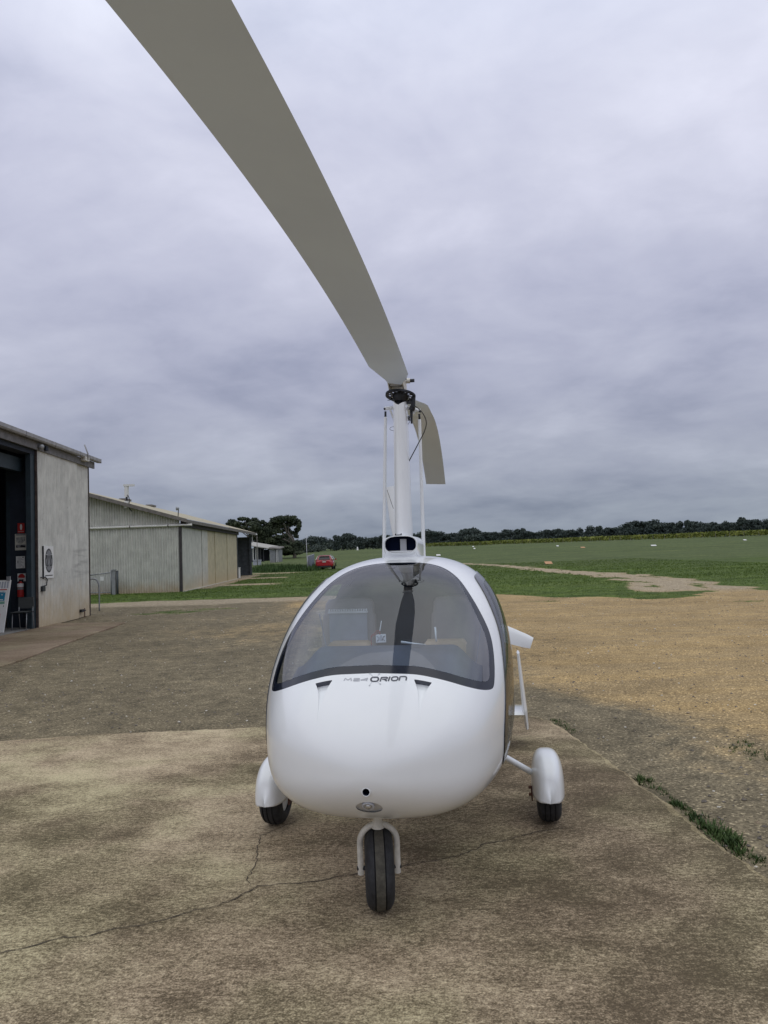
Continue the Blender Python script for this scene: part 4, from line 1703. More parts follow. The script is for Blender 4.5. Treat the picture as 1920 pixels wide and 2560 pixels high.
M['h1sheet'] = weathered('hangar_door_sheet', (.66, .66, .61), (.50, .38, .21), -.05, 1.35, .6, rust=True)
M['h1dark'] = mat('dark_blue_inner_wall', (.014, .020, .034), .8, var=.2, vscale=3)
M['h1post'] = mat('dark_teal_steel', (.016, .030, .040), .6, var=.2, vscale=5)
M['rustedge'] = mat('rusty_edge_trim', (.055, .038, .032), .8, var=.4, vscale=10)
M['fascia'] = mat('grey_timber_fascia', (.155, .150, .150), .8, var=.25, vscale=6)
M['gutter'] = mat('grey_gutter', (.30, .295, .30), .6, var=.2, vscale=5)
M['roofiron'] = mat('grey_roof_iron', (.30, .31, .31), .6, var=.15, vscale=2)
M['innerfloor'] = mat('hangar_floor', (.22, .215, .20), .8, var=.2, vscale=3)
M['galv'] = mat('galvanised_steel', (.30, .31, .32), .5, metal=.3, var=.15, vscale=8)


def corr_sheet(p0, d, wid, zb_, ztop, pitch, amp, m, name, parent, nrm, seg=4, trap=False):
    """corrugated sheet along d from p0; ztop may be a function of the distance"""
    n_ = max(4, int(wid / pitch * seg))
    rows = []
    for i in range(n_ + 1):
        t = wid * i / n_
        ph = (t / pitch) % 1.0
        o = amp * (math.cos(2 * PI * ph) if not trap else (1 if ph < .35 else -1 if .5 < ph < .85 else 0))
        q = np.asarray(p0, float) + d * t + nrm * o
        zt = ztop(t) if callable(ztop) else ztop
        rows.append([np.array([q[0], q[1], zb_]), np.array([q[0], q[1], zt])])
    return MB().grid(np.array(rows)).build(name, m, parent, smooth=not trap)


han = thing('hangar', 'tall grey iron hangar at the left with its dark doorway open', 'hangar', (-8.9, 21.3, -.05))
# sheets of the closed sliding door
pA = wall_hit(91, 1500, H1P, H1D)
pB = wall_hit(192.5, 1500, H1P, H1D)
pC = wall_hit(223, 1500, H1P, H1D)
yA, yB, yC = pA[1], pB[1], pC[1]
ZT1 = 4.44


def sheet_run(y0, y1, out, name, k):
    o = None
    ys_ = np.linspace(y0, y1, k + 1)
    for a, b in zip(ys_[:-1], ys_[1:]):
        q = h1(a, out)
        corr_sheet(q, h1d, (b - a) * 1.00125 - .006, -.03, ZT1, .10, .013, 'h1sheet', name, han, h1n, 6, True)


sheet_run(yA, yB, .045, 'door_sheet', 1)
sheet_run(yB, yC, .0, 'wall_sheet', 1)
MB().box(h1(yA - .03, .03, (ZT1 - .03) / 2), (.03, .05, ZT1 + .06), [h1d, h1n, GZ]).build('edge_trim', 'rustedge', han)
MB().box(h1(yC + .02, -.01, (ZT1 - .03) / 2), (.05, .08, ZT1 + .06), [h1d, h1n, GZ]).build('corner_post', 'rustedge', han)
MB().box(h1(yA - .17, -.06, 2.2), (.24, .12, 4.5), [h1d, h1n, GZ]).build('door_post', 'h1post', han)
# opening towards the camera, end wall out of the frame
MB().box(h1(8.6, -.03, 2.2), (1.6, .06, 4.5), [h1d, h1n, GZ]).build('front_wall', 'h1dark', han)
fl = MB().box(h1(14.5, -4.0, -.03), (12.4, 7.9, .045), [h1d, h1n, GZ]).build('hangar_floor', 'innerfloor', han)
wl = MB()
wl.box(h1(16, -8.0, 3.38), (16, .1, 6.85), [h1d, h1n, GZ])
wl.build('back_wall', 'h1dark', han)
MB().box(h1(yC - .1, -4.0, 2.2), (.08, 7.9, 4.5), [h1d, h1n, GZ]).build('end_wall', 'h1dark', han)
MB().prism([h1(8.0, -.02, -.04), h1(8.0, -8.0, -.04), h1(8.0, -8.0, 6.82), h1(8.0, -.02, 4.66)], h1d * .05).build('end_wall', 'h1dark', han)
MB().box(h1(13.5, -.35, 4.05), (11.5, .16, .34), [h1d, h1n, GZ]).build('door_beam', 'h1post', han)
MB().box(h1(13.5, -.14, 4.52), (13.0, .3, .42), [h1d, h1n, GZ]).build('door_track', 'h1dark', han)
YP = yA + .12                     # the wing wall carrying the notices, facing the camera
pq = at_y(28, 1400, YP)
pw = np.array([pq[0] - .02, YP, 0]), np.array([h1(YP, -.12)[0], YP, 0])
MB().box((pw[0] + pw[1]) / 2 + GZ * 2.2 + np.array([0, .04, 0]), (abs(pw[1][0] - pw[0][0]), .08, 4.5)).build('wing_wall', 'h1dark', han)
MB().box(pw[0] + np.array([-.05, .06, 2.2]), (.10, .12, 4.5)).build('door_post', 'h1post', han)
# eaves
ye_ = yC + .62
mid_ = (7.0 + ye_) / 2
ln_ = (ye_ - 7.0)
MB().box(h1(mid_ - .12, .07, 4.53), (ln_ - .24, .05, .20), [h1d, h1n, GZ]).build('fascia_board', 'fascia', han)
ys_ = np.linspace(7.0, ye_, 10)
for a, b in zip(ys_[:-1], ys_[1:]):
    prof = [(.10, 4.635), (.20, 4.625), (.225, 4.66), (.225, 4.745), (.205, 4.745), (.20, 4.66), (.10, 4.66)]
    mb = MB().grid(np.array([[h1(a + .004, q[0], q[1]) for q in prof], [h1(b - .004, q[0], q[1]) for q in prof]]), 0, True)
    mb.add([h1(b - .004, q[0], q[1]) for q in prof], [tuple(range(len(prof)))])
    gt = mb.build('gutter_length', 'gutter', han)
    MB().box(h1(b - .004, .213, 4.69), (.016, .03, .125), [h1d, h1n, GZ]).build('gutter_bracket', 'fascia', gt)
rf = MB()
rows = []
for i in range(110):
    t = 7.0 + (ye_ + .02 - 7.0) * i / 109
    o = .015 * (i % 2)
    rows.append([h1(t, .12, 4.70 + o), h1(t, -8.2, 6.9 + o), h1(t, -16.4, 4.7 + o)])
rf.grid(np.array(rows))
rf.build('roof', 'roofiron', han)
MB().prism([h1(yC - .05, -.02, 4.40), h1(yC - .05, -8.2, 4.40), h1(yC - .05, -8.2, 6.85), h1(yC - .05, -.02, 4.62)], h1d * .04).build('gable_sheet', 'h1dark', han)
# floodlight under the fascia, downpipe head and antenna strap
fq = wall_hit(86, 1118, H1P, H1D)
fo = fq + h1n * .16
flood = thing('floodlight', 'small round floodlight under the eaves above the hangar doorway', 'lamp', fo)
MB().lathe(fo, np.array([.1, -.9, -.35]), [(.0, .05), (.05, .045), (.075, .0), (.06, -.07), (.03, -.12), (0, -.12)], 20).build('lamp_head', 'galv', flood, True)
MB().tube([fo + h1d * .1, fo + h1d * .25 + GZ * .06, fo + h1d * .45 + GZ * .10 - h1n * .1], .018, 8).build('bracket', 'h1dark', flood, True)
MB().box(fo + h1d * .42 + GZ * .02 - h1n * .03, (.14, .06, .12), [h1d, h1n, GZ]).build('junction_box', 'h1dark', flood)
dq = wall_hit(199, 1148, H1P, H1D) + h1n * .14
MB().box(dq + h1n * .02, (.34, .14, .12), [h1d, h1n, GZ]).build('downpipe_head', 'dirtywhite', han)
MB().tube([dq + GZ * -.02 + h1n * .1, dq + GZ * .16 + h1n * .10, dq + GZ * .42 + h1n * .02 - h1d * .04], .022, 8).build('gutter_strap', 'gutter', han, True)
# bolt, latch and smears on the sheets
lq = wall_hit(93, 1449, H1P, H1D) + h1n * .09
ltc = MB().tube([lq + h1d * .0 + GZ * .05, lq + h1d * .30 + GZ * .05, lq + h1d * .42 - GZ * .02, lq + h1d * .36 - GZ * .16, lq + h1d * .05 - GZ * .18], .014, 8).build('door_latch', 'darkmetal', han, True)
lk = MB().box(lq - GZ * .24 + h1d * .14, (.18, .05, .13), [h1d, h1n, GZ])
lk.build('padlock', 'darkmetal', ltc)
hq = wall_hit(200, 1527, H1P, H1D) + h1n * .05
MB().box(hq, (.18, .07, .08), [h1d, h1n, GZ]).tube([hq, hq + h1n * .05 + h1d * .18], .02, 6).build('wall_hook', 'darkmetal', han)
MB().tube([h1(yB + .55, .03, -.05), h1(yB + .55, .03, .22)], .014, 6).build('ground_bolt', 'rust', han)


def board(poly3, nrm, thick, name, m, parent):
    return MB().prism(poly3, -np.asarray(nrm) * thick).build(name, m, parent)


def quad_on(f, x0, y0, x1, y1):
    return [f(x0, y1), f(x1, y1), f(x1, y0), f(x0, y0)]


class Plate:
    """flat sign with a drawing surface: unit square (0..1, y down) on an origin and two edge vectors"""
    def __init__(s, o, ex, ey, nrm):
        s.o, s.ex, s.ey, s.n = map(lambda q: np.asarray(q, float), (o, ex, ey, nrm))

    def p(s, x, y, lift=.002):
        return s.o + s.ex * x + s.ey * y + s.n * lift

    def base(s, name, m, parent, thick=.012):
        return MB().prism([s.p(0, 1, 0), s.p(1, 1, 0), s.p(1, 0, 0), s.p(0, 0, 0)], -s.n * thick).build(name, m, parent)

    def shape(s, polys, name, m, parent, lift=.002):
        mb = MB()
        for q in polys:
            mb.add([s.p(x, y, lift) for x, y in q], [tuple(range(len(q)))])
        return mb.build(name, m, parent)

    def text(s, txt, x, y, h, wd, name, m, parent, lift=.003, bold=.0):
        """built-in font laid on the plate: h, wd are fractions of the plate"""
        cu = bpy.data.curves.new('t', 'FONT')
        cu.body = txt
        cu.align_x = 'CENTER'
        cu.align_y = 'CENTER'
        cu.offset = bold
        ob = bpy.data.objects.new('t', cu)
        C.objects.link(ob)
        dg = bpy.context.evaluated_depsgraph_get()
        me = bpy.data.meshes.new_from_object(ob.evaluated_get(dg))
        v = np.array([q.co[:2] for q in me.vertices])
        f = [tuple(q.vertices) for q in me.polygons]
        bpy.data.objects.remove(ob)
        bpy.data.curves.remove(cu)
        lo, hi = v.min(0), v.max(0)
        q = (v - (lo + hi) / 2) / (hi - lo)
        P_ = [s.p(x + a * wd, y - b * h, lift) for a, b in q]
        bpy.data.meshes.remove(me)
        return make(name, P_, f, m, parent)


def ell(cx, cy, rx, ry, n=28, a0=0, a1=2 * PI):
    return [(cx + rx * math.cos(a0 + (a1 - a0) * k / n), cy + ry * math.sin(a0 + (a1 - a0) * k / n)) for k in range(n if abs(a1 - a0) > 6.2 else n + 1)]


def rc4(x0, y0, x1, y1):
    return [(x0, y0), (x1, y0), (x1, y1), (x0, y1)]


M['signwhite'] = mat('sign_white', (.72, .72, .70), .5, var=.03)
M['signred'] = mat('sign_red', (.42, .025, .022), .5, var=.08)
M['signblack'] = mat('sign_black', (.016, .016, .018), .5, var=.1)
M['signgrey'] = mat('sign_mid_grey', (.20, .20, .21), .6, var=.2, vscale=14)
M['signblue'] = mat('sign_blue', (.02, .20, .33), .5, var=.05)
M['signteal'] = mat('sign_green', (.17, .34, .26), .5, var=.05)
M['postergrey'] = mat('poster_photo_grey', (.30, .30, .28), .6, var=.5, vscale=18)
M['cream'] = mat('cream_paper', (.55, .53, .46), .7, var=.05)


def pix_plate(x0, y0, x1, y1, Yd):
    o = at_y(x0, y0, Yd)
    ex = at_y(x1, y0, Yd) - o
    ey = at_y(x0, y1, Yd) - o
    ex = np.array([math.hypot(*ex[:2]), 0, 0])
    ey = np.array([0, 0, ey[2]])
    return Plate(o, ex, ey, np.array([0, -1., 0]))


YS = YP - .016
t = thing('fire_sign', 'red fire extinguisher location sign, topmost notice in the dark doorway', 'sign', at_y(52, 1333, YS))
p = pix_plate(43.7, 1308, 60.8, 1333, YS)
p.base('plate', 'signred', t)
p.shape([ell(.52, .40, .17, .30)], 'symbol', 'signwhite', t)
p.shape([rc4(.08, .83, .92, .855)], 'rule', 'signwhite', t)
t = thing('aerial_photo_poster', 'cream poster with two grey photographs below the red sign', 'poster', at_y(52, 1376, YS))
p = pix_plate(37.3, 1335, 67, 1376, YS)
p.base('sheet', 'cream', t, .006)
p.shape([rc4(.08, .02, .92, .10)], 'heading', 'signgrey', t)
p.shape([[(.08, .22), (.88, .18), (.86, .42), (.55, .60), (.30, .58), (.12, .48)]], 'photograph', 'postergrey', t)
p.shape([rc4(.08, .66, .90, .84)], 'photograph', 'signgrey', t)
p.shape([[(.1, .84), (.1, .70), (.28, .84)], [(.44, .82), (.52, .68), (.88, .76), (.88, .84)]], 'photograph_shadow', 'signblack', t, .004)
t = thing('paper_notice', 'white paper notice pinned between poster and danger sign', 'notice', at_y(51, 1421, YS))
p = pix_plate(40, 1391, 62, 1421, YS)
p.base('sheet', 'signwhite', t, .006)
p.shape([rc4(.12, .1 + k * .085, .55 + .3 * ((k * 7) % 3) / 2, .1 + k * .085 + .022) for k in range(10)], 'lines', 'signgrey', t)
p.shape([ell(.80, .09, .07, .05), rc4(.18, .38, .25, .58), rc4(.74, .88, .9, .93)], 'marks', 'signblack', t)['kind'] = 'stuff'
t = thing('danger_sign', 'small white danger sign with a red oval above the extinguisher', 'sign', at_y(54, 1454, YS))
p = pix_plate(43.8, 1434, 64, 1453.5, YS)
p.base('plate', 'signwhite', t)
p.shape([ell(.5, .46, .40, .40, 24, PI, 2 * PI) + [(.9, .5), (.1, .5)]], 'panel', 'signred', t)
p.shape([rc4(.1, .52, .9, .60), rc4(.18, .80, .85, .84), rc4(.25, .89, .75, .92)], 'lines', 'signred', t, .003)
p.shape([ell(.5, .46, .42, .42, 24, PI, 2 * PI) + ell(.5, .46, .40, .40, 24, 2 * PI, PI)], 'outline', 'signblack', t, .003)
# fire extinguisher on the wing wall
eq = at_y(52, 1493, YS - .10)
t = thing('fire_extinguisher', 'red fire extinguisher with a white label hanging behind the chair', 'fire extinguisher', eq)
sc_ = abs(at_y(52, 1460, YS - .1)[2] - eq[2]) / .56
ey0 = eq
MB().lathe(ey0, GZ, [(0, 0), (.075, .005), (.08, .02), (.08, .30), (.065, .35), (.03, .375), (.025, .40), (0, .40)], 20).build('cylinder', 'signred', t, True)
MB().lathe(ey0, GZ, [(.0815, .19), (.0815, .245)], 20).build('label', 'signgrey', t, True)
MB().lathe(ey0, GZ, [(.0825, .255), (.0825, .325), (.068, .345)], 20).build('band', 'signwhite', t, True)
MB().box(ey0 + np.array([.01, 0, .42]), (.10, .03, .05)).tube([ey0 + np.array([.03, -.02, .41]), ey0 + np.array([.09, -.02, .36]), ey0 + np.array([.095, -.02, .12])], .010, 6).build('valve', 'signblack', t, True)

# emblem board on the door sheet
o = wall_hit(101.3, 1365.5, H1P, H1D)
o2 = wall_hit(125, 1366, H1P, H1D)
zb_ = wall_hit(101.6, 1446.5, H1P, H1D)[2]
o = o + h1n * .085
exv = h1d * np.linalg.norm((o2 - wall_hit(101.3, 1365.5, H1P, H1D))[:2])
t = thing('emblem_board', 'white board with a black oval emblem on the hangar door', 'sign', o + exv / 2 + GZ * (zb_ - o[2]))
p = Plate(o, exv, np.array([0, 0, zb_ - o[2]]), h1n)
p.base('board', 'signwhite', t, .035)
MB().prism([p.p(-.03, 1.005, -.001), p.p(-.03, -.005, -.001), p.p(-.002, -.005, -.001), p.p(-.002, 1.005, -.001)], -h1n * .04).build('edge', 'signblack', t)
p.shape([ell(.5, .45, .40, .375, 40)], 'oval', 'signblack', t)
p.shape([ell(.5, .45, .345, .325, 40)], 'oval_field', 'signgrey', t, .004)
A1 = [(.10, .64), (.38, .27), (.47, .27), (.30, .62), (.36, .62), (.36, .645), (.10, .645)]
A2 = [(1 - x_, y_) for x_, y_ in A1]
p.shape([[(.22, .62), (.40, .30), (.46, .30), (.32, .60), (.44, .57), (.46, .60), (.30, .66)], [(.54, .30), (.60, .30), (.80, .64), (.66, .64), (.56, .60), (.58, .57), (.67, .59)],
         [(.18, .28), (.33, .28), (.33, .33), (.24, .42), (.20, .40)], [(.67, .28), (.84, .28), (.82, .40), (.76, .42), (.68, .33)]], 'emblem', 'signblack', t, .006)
p.shape([rc4(.14, .262, .34, .27), rc4(.66, .262, .86, .27), rc4(.14, .628, .27, .636), rc4(.73, .628, .86, .636)], 'emblem_rule', 'signwhite', t, .008)['kind'] = 'stuff'
p.shape([rc4(.10 + k * .047, .905 - .004 * (k % 3), .138 + k * .047, .930 + .003 * (k % 2)) for k in range(17)], 'small_print', 'signblack', t)

# chair in the doorway
M['chairgrey'] = mat('dark_grey_plastic', (.055, .060, .060), .6, var=.1)
cq = at_y(52, 1570, YP - .75)
CX, CY = cq[0], YP - .72
fz = -.007
t = thing('office_chair', 'dark grey stacking chair standing in the hangar doorway', 'chair', (CX, CY, fz))
hgt_ = at_y(50, 1493, CY + .2)[2] - fz
MB().box((CX + .03, CY + .20, fz + hgt_ - .14), (.37, .035, .27)).build('backrest', 'chairgrey', t)
bxx = MB()
bxx.grid(np.array([[(CX + .03 - .22, CY - .24, fz + .43), (CX + .03 + .20, CY - .24, fz + .44)], [(CX + .03 - .2, CY + .18, fz + .445), (CX + .03 + .2, CY + .18, fz + .445)], [(CX + .03 - .2, CY + .18, fz + .42), (CX + .03 + .2, CY + .18, fz + .42)], [(CX + .03 - .22, CY - .24, fz + .405), (CX + .03 + .20, CY - .24, fz + .41)]]), 0, False)
bxx.build('seat', 'chairgrey', t)
for sx in (-1, 1):
    MB().tube([(CX + .03 + sx * .17, CY - .18, fz), (CX + .03 + sx * .17, CY - .15, fz + .42)], .011, 8).build('leg', 'galv', t, True)
    MB().tube([(CX + .03 + sx * .17, CY + .24, fz), (CX + .03 + sx * .17, CY + .17, fz + .42), (CX + .03 + sx * .17, CY + .215, fz + hgt_ - .1)], .011, 8).build('leg', 'galv', t, True)
# leaning board with a stop sign at the edge of the frame
YB2 = YP - .95
o = at_y(-34, 1452, YB2)
e2_ = at_y(27, 1452, YB2)
b2_ = at_y(-38, 1572, YB2 - .25)
ex = np.array([e2_[0] - o[0], 0, 0])
ey = np.array([-.05, -.28, fz - o[2]])
nn_ = np.cross(ex, ey)
nn_ /= np.linalg.norm(nn_)
if nn_[1] > 0:
    nn_ = -nn_
t = thing('notice_board', 'white leaning display board with blue and green panels and a red stop sign', 'sign board', (o[0] + ex[0] / 2, YB2 - .1, fz))
p = Plate(o, ex, ey, nn_)
p.base('board', 'signwhite', t, .03)
p.shape([rc4(.1 + k * .11, .03, .17 + k * .11, .155) for k in range(8)], 'timetable', 'cloth', t)
p.shape([rc4(.05, .175, .90, .195)], 'stripe', 'signred', t)
p.shape([rc4(.05, .225, .86, .40)], 'blue_panel', 'signblue', t)
p.shape([rc4(.05, .215, .85, .245), rc4(.3, .37, .8, .385), rc4(.70, .275, .76, .29)], 'caption', 'signwhite', t, .004)
p.shape([rc4(.4, .223, .82, .238)], 'caption_line', 'signblue', t, .006)
p.shape([rc4(.05, .41, .88, .46)], 'green_panel', 'signteal', t)
p.shape([rc4(.5 + k * .17, .49, .53 + k * .17, .515) for k in range(3)], 'hooks', 'signblack', t)
oc = [(.47 + .33 * math.cos(PI / 8 + k * PI / 4) * 1.0, .72 + .175 * math.sin(PI / 8 + k * PI / 4) * 1.0) for k in range(8)]
stp = p.shape([oc], 'stop_sign', 'signred', t, .006)
p.text('STOP', .47, .695, .10, .56, 'stop_lettering', 'signwhite', stp, .010, .015)
MB().box(p.p(.90, -.03, .0), (.08, .05, .10)).build('top_knob', 'galv', t)

# ------------------------------------------------------------------ far hangar with the row of sliding doors
C2 = np.array([-10.0, 37.6, 0])
H2D = np.array([-.045, 1.0, 0]) / math.hypot(.045, 1)
H2G = np.array([-1.0, .05, 0]) / math.hypot(.05, 1)      # along the gable, away to the left
H2N = np.array([H2D[1], -H2D[0], 0])
H2F = np.array([-.05, -1.0, 0]) / math.hypot(.05, 1)     # gable faces the camera
Z2 = 3.55
SL = .30
HW2 = 5.2
M['h2sheet'] = weathered('far_hangar_iron', (.62, .62, .56), (.45, .33, .19), -.1, .75, .6)
M['h2doorw'] = weathered('far_door_pale', (.58, .57, .50), (.47, .37, .21), -.1, 1.0, .6)
M['h2doorc'] = weathered('far_door_cream', (.55, .48, .31), (.45, .35, .19), -.1, 1.0, .6)
M['h2roof'] = mat('cream_roof_iron', (.40, .355, .24), .6, var=.15, vscale=1.2)
M['h2trim'] = mat('dark_brown_trim', (.045, .040, .040), .8, var=.3, vscale=6)
M['h2barge'] = mat('weathered_barge', (.17, .155, .14), .8, var=.25, vscale=6)
M['pvc'] = mat('white_pvc', (.72, .71, .66), .45, var=.05, vscale=4)
M['h2in'] = mat('dark_bay_iron', (.075, .085, .095), .8, var=.25, vscale=4)
h2 = thing('hangar', 'long low iron hangar with cream sliding doors and a pale roof', 'hangar', C2 + np.array([0, 0, -.05]))
GW = 14.0
xs_ = np.arange(0, 5.2, .76)
for a in xs_[:-1]:
    corr_sheet(C2 + H2G * a, H2G, .762, -.08, 3.17, .127, .038, 'h2sheet', 'wall_sheet', h2, H2F, 6)
    corr_sheet(C2 + H2G * a, H2G, .762, 3.172, (lambda t, a=a: Z2 + SL * min(a + t, HW2) - .02), .127, .038, 'h2sheet', 'gable_sheet', h2, H2F, 6)
MB().box(C2 + H2F * .0 + H2N * .02 + GZ * 1.6, (.10, .10, 3.36), [H2D, H2N, GZ]).build('corner_post', 'h2trim', h2)
# white pipe across the gable in three lengths, sticking out past the corner
pz = 3.20
for a, b in ((-.62, .55), (.56, 2.45), (2.46, 4.6), (4.61, 5.3)):
    pp = MB().tube([C2 + H2G * a + H2F * .10 + GZ * pz, C2 + H2G * b + H2F * .10 + GZ * pz], .055, 14).build('rain_pipe', 'pvc', h2, True, auto=40)
    MB().tube([C2 + H2G * (b - .03) + H2F * .10 + GZ * pz, C2 + H2G * (b + .03) + H2F * .10 + GZ * pz], .061, 14).build('pipe_joint', 'h2barge', pp, True, auto=40)
# sliding doors
cut = [454.6, 480.4, 503, 517.4, 536, 552, 566.7, 579.9, 591.8]
L_ = [(wall_hit(q, 1440, C2[:2], H2D[:2]) - C2) @ H2D for q in cut]
L_ = [0.08] + L_[1:]
for k in range(8):
    a, b = L_[k], L_[k + 1]
    gap = .05 if k in (2, 4, 6) else .02
    off = .03 if k % 2 else .06
    mname = 'h2doorw' if k < 3 else 'h2doorc'
    MB().box(C2 + H2D * (a + b) / 2 + H2N * off + GZ * 1.61, (b - a - gap, .04, 3.26), [H2D, H2N, GZ]).build('sliding_door', mname, h2)
LB0, LB1 = L_[-1], (wall_hit(627, 1400, C2[:2], H2D[:2]) - C2) @ H2D
LB1 = min(LB1, LB0 + 9)
MB().box(C2 + H2D * (L_[-1] / 2) - H2N * .05 + GZ * 1.55, (L_[-1], .03, 3.2), [H2D, H2N, GZ]).build('backing', 'h2trim', h2)
MB().box(C2 + H2D * (L_[-1] / 2) + H2N * .05 - GZ * .045, (L_[-1], .2, .05), [H2D, H2N, GZ]).build('door_sill', 'cream', h2)
# open bay at the far end: iron wall, shelves, posts
corr_sheet(C2 + H2D * LB0 - H2N * 2.6, H2D, LB1 - LB0, -.08, 3.2, .15, .03, 'h2in', 'bay_wall', h2, H2N, 4)
MB().box(C2 + H2D * LB1 - H2N * 1.3 + GZ * 1.55, (.08, 2.7, 3.2), [H2D, H2N, GZ]).build('bay_end_wall', 'h2in', h2)
for q in (LB0 + .1, LB1 - .1):
    MB().box(C2 + H2D * q + GZ * 1.55, (.18, .18, 3.2), [H2D, H2N, GZ]).build('bay_post', 'h2in', h2)
MB().box(C2 + H2D * (LB0 + LB1) / 2 - H2N * 2.3 + GZ * 1.35, (LB1 - LB0 - .4, .35, .10), [H2D, H2N, GZ]).box(C2 + H2D * (LB0 + LB1) / 2 - H2N * 2.4 + GZ * 2.3, (LB1 - LB0 - .4, .2, .10), [H2D, H2N, GZ]).build('bay_rail', 'h2trim', h2)
t = tag(MB().box(C2 + H2D * (LB0 + 1.2) - H2N * .2 + GZ * .33, (.7, .5, .75), [H2D, H2N, GZ]).box(C2 + H2D * (LB0 + 1.2) - H2N * .2 + GZ * .73, (.74, .54, .05), [H2D, H2N, GZ]).build('storage_bin', 'pvc'), 'pale storage bin on the ground in the open bay of the long hangar', 'bin')
# roof
LEN = LB1 + .35
rows = []
nr = int((LEN + .45) / .19)
for i in range(nr + 1):
    s_ = -.28 + (LEN + .28) * i / nr
    o_ = .012 * (i % 2)
    q = C2 + H2D * s_
    rows.append([q + H2N * .38 + GZ * (Z2 - SL * .38 + .05 + o_), q - H2N * HW2 + GZ * (Z2 + SL * HW2 + .05 + o_), q - H2N * HW2 * 2 + GZ * (Z2 + .05 + o_)])
MB().grid(np.array(rows)).build('roof', 'h2roof', h2)
q0 = C2 - H2D * .29
MB().prism([q0 + H2N * .40 + GZ * (Z2 - SL * .40 + .06), q0 - H2N * HW2 + GZ * (Z2 + SL * HW2 + .06), q0 - H2N * HW2 + GZ * (Z2 + SL * HW2 - .12), q0 + H2N * .40 + GZ * (Z2 - SL * .40 - .12)], H2D * -.03).build('barge_board', 'h2barge', h2)
q0 = C2 + H2N * .40 + GZ * (Z2 - SL * .40)
MB().box(q0 + H2D * (LEN - .29) / 2 - GZ * .05, (LEN + .26, .05, .16), [H2D, H2N, GZ]).build('eaves_gutter', 'h2barge', h2)
MB().box(C2 + H2N * .12 + H2D * L_[-1] / 2 + GZ * 3.27, (L_[-1], .2, .30), [H2D, H2N, GZ]).build('door_track', 'h2trim', h2)
MB().box(C2 + H2D * LEN * .5 - H2N * HW2 * 2 + GZ * 1.7, (LEN, .05, 3.5), [H2D, H2N, GZ]).build('rear_wall', 'h2in', h2)
for s_ in (9, 15):
    MB().box(C2 + H2D * s_ - H2N * HW2 + GZ * (Z2 + SL * HW2 + .10), (1.2, .4, .12), [H2D, H2N, GZ]).build('ridge_vent', 'h2barge', h2)
# aerials on its roof
aq = at_y(317, 1264, C2[1] - .15)
t = thing('weather_sensor', 'white post with a hooded sensor on the gable of the long hangar', 'sensor', aq)
MB().tube([aq - GZ * .12, aq + GZ * .22], .13, 12).build('lower_box', 'signwhite', t, True, auto=40)
MB().tube([aq + GZ * .22, aq + GZ * .50], .05, 10).build('neck', 'darkmetal', t, True, auto=40)
MB().tube([aq + GZ * .42, aq + GZ * .98], .105, 12).build('column', 'signwhite', t, True, auto=40)
MB().box(aq + GZ * .99 + np.array([.12, 0, 0]), (.50, .22, .09)).build('hood', 'signwhite', t)
MB().tube(bez([aq + GZ * .52 + np.array([.08, -.1, 0]), aq + GZ * .30 + np.array([.16, -.1, 0]), aq - GZ * .1 + np.array([.15, -.1, 0]), aq - GZ * .3 + np.array([.28, -.1, 0])], 5), .02, 6).build('cable', 'hose', t, True)
aq = at_y(444.5, 1297, C2[1] - .1)
t = thing('roof_light', 'thin leaning pole with a small lamp at the roof corner of the long hangar', 'lamp', aq)
MB().tube([aq - GZ * .1, aq + GZ * .55 + np.array([.05, 0, 0])], .022, 8).build('pole', 'h2trim', t, True)
MB().lathe(aq + GZ * .50 + np.array([.0, -.03, 0]), np.array([-.8, -.5, -.1]), [(0, .08), (.09, .06), (.08, -.02), (.03, -.08), (0, -.08)], 12).build('lamp_head', 'galv', t, True)

# gate and rail between the hangars
gz_ = -.05
gy_ = 37.0
gL, gR = at_y(224, 1486, gy_)[0], at_y(281, 1486, gy_)[0]
M['mesh'] = None
mm_ = NT('chain_link')
t = thing('chain_gate', 'grey wire mesh gate beside the wall of the long hangar', 'gate', ((gL + gR) / 2, gy_, gz_))
zL, zR = at_y(226, 1438, gy_)[2], at_y(279, 1431, gy_)[2]
gm = MB()
gm.tube([(gL, gy_, zL), (gR, gy_, zR)], .028, 8)
gm.tube([(gL, gy_, gz_ + .12), (gR, gy_, gz_ + .12)], .024, 8)
gm.tube([(gR - .05, gy_, gz_), (gR - .05, gy_, zR + .1)], .03, 8)
gm.build('gate_frame', 'galv', t, True)
wm = MB()
sp = .085
n_ = int((gR - gL) / sp) + 14
for k in range(-14, n_):
    for sg in (1, -1):
        x0 = gL + k * sp
        H_ = 1.0
        a_, b_ = np.array([x0, gy_, gz_ + .12]), np.array([x0 + sg * .9, gy_, gz_ + .12 + .9])
        for _ in range(1):
            ts = np.linspace(0, 1, 40)
            pts = a_ + (b_ - a_) * ts[:, None]
            keep = pts[(pts[:, 0] > gL) & (pts[:, 0] < gR)]
            if len(keep) > 1:
                wm.tube([keep[0], keep[-1]], .0055, 3, cap=False)
w_ = wm.build('wire_mesh', 'galv', t)
w_['kind'] = 'stuff'
MB().box(((gL + .62), gy_ - .04, zL - .18), (.17, .02, .2)).build('small_plate', 'signwhite', t)
gp0, gp1 = at_y(281, 1486, gy_)[0], at_y(289.5, 1486, gy_)[0]
gzt = at_y(285, 1426, gy_)[2]
t = tag(MB().box(((gp0 + gp1) / 2, gy_, (gzt + gz_) / 2), (gp1 - gp0, .12, gzt - gz_)).box(((gp0 + gp1) / 2, gy_ - .02, gzt + .02), (gp1 - gp0 + .04, .16, .05)).build('gate_pillar', 'galv'), 'galvanised box pillar at the hinge end of the wire gate', 'post')
gp2 = at_y(293, 1486, gy_)[0]
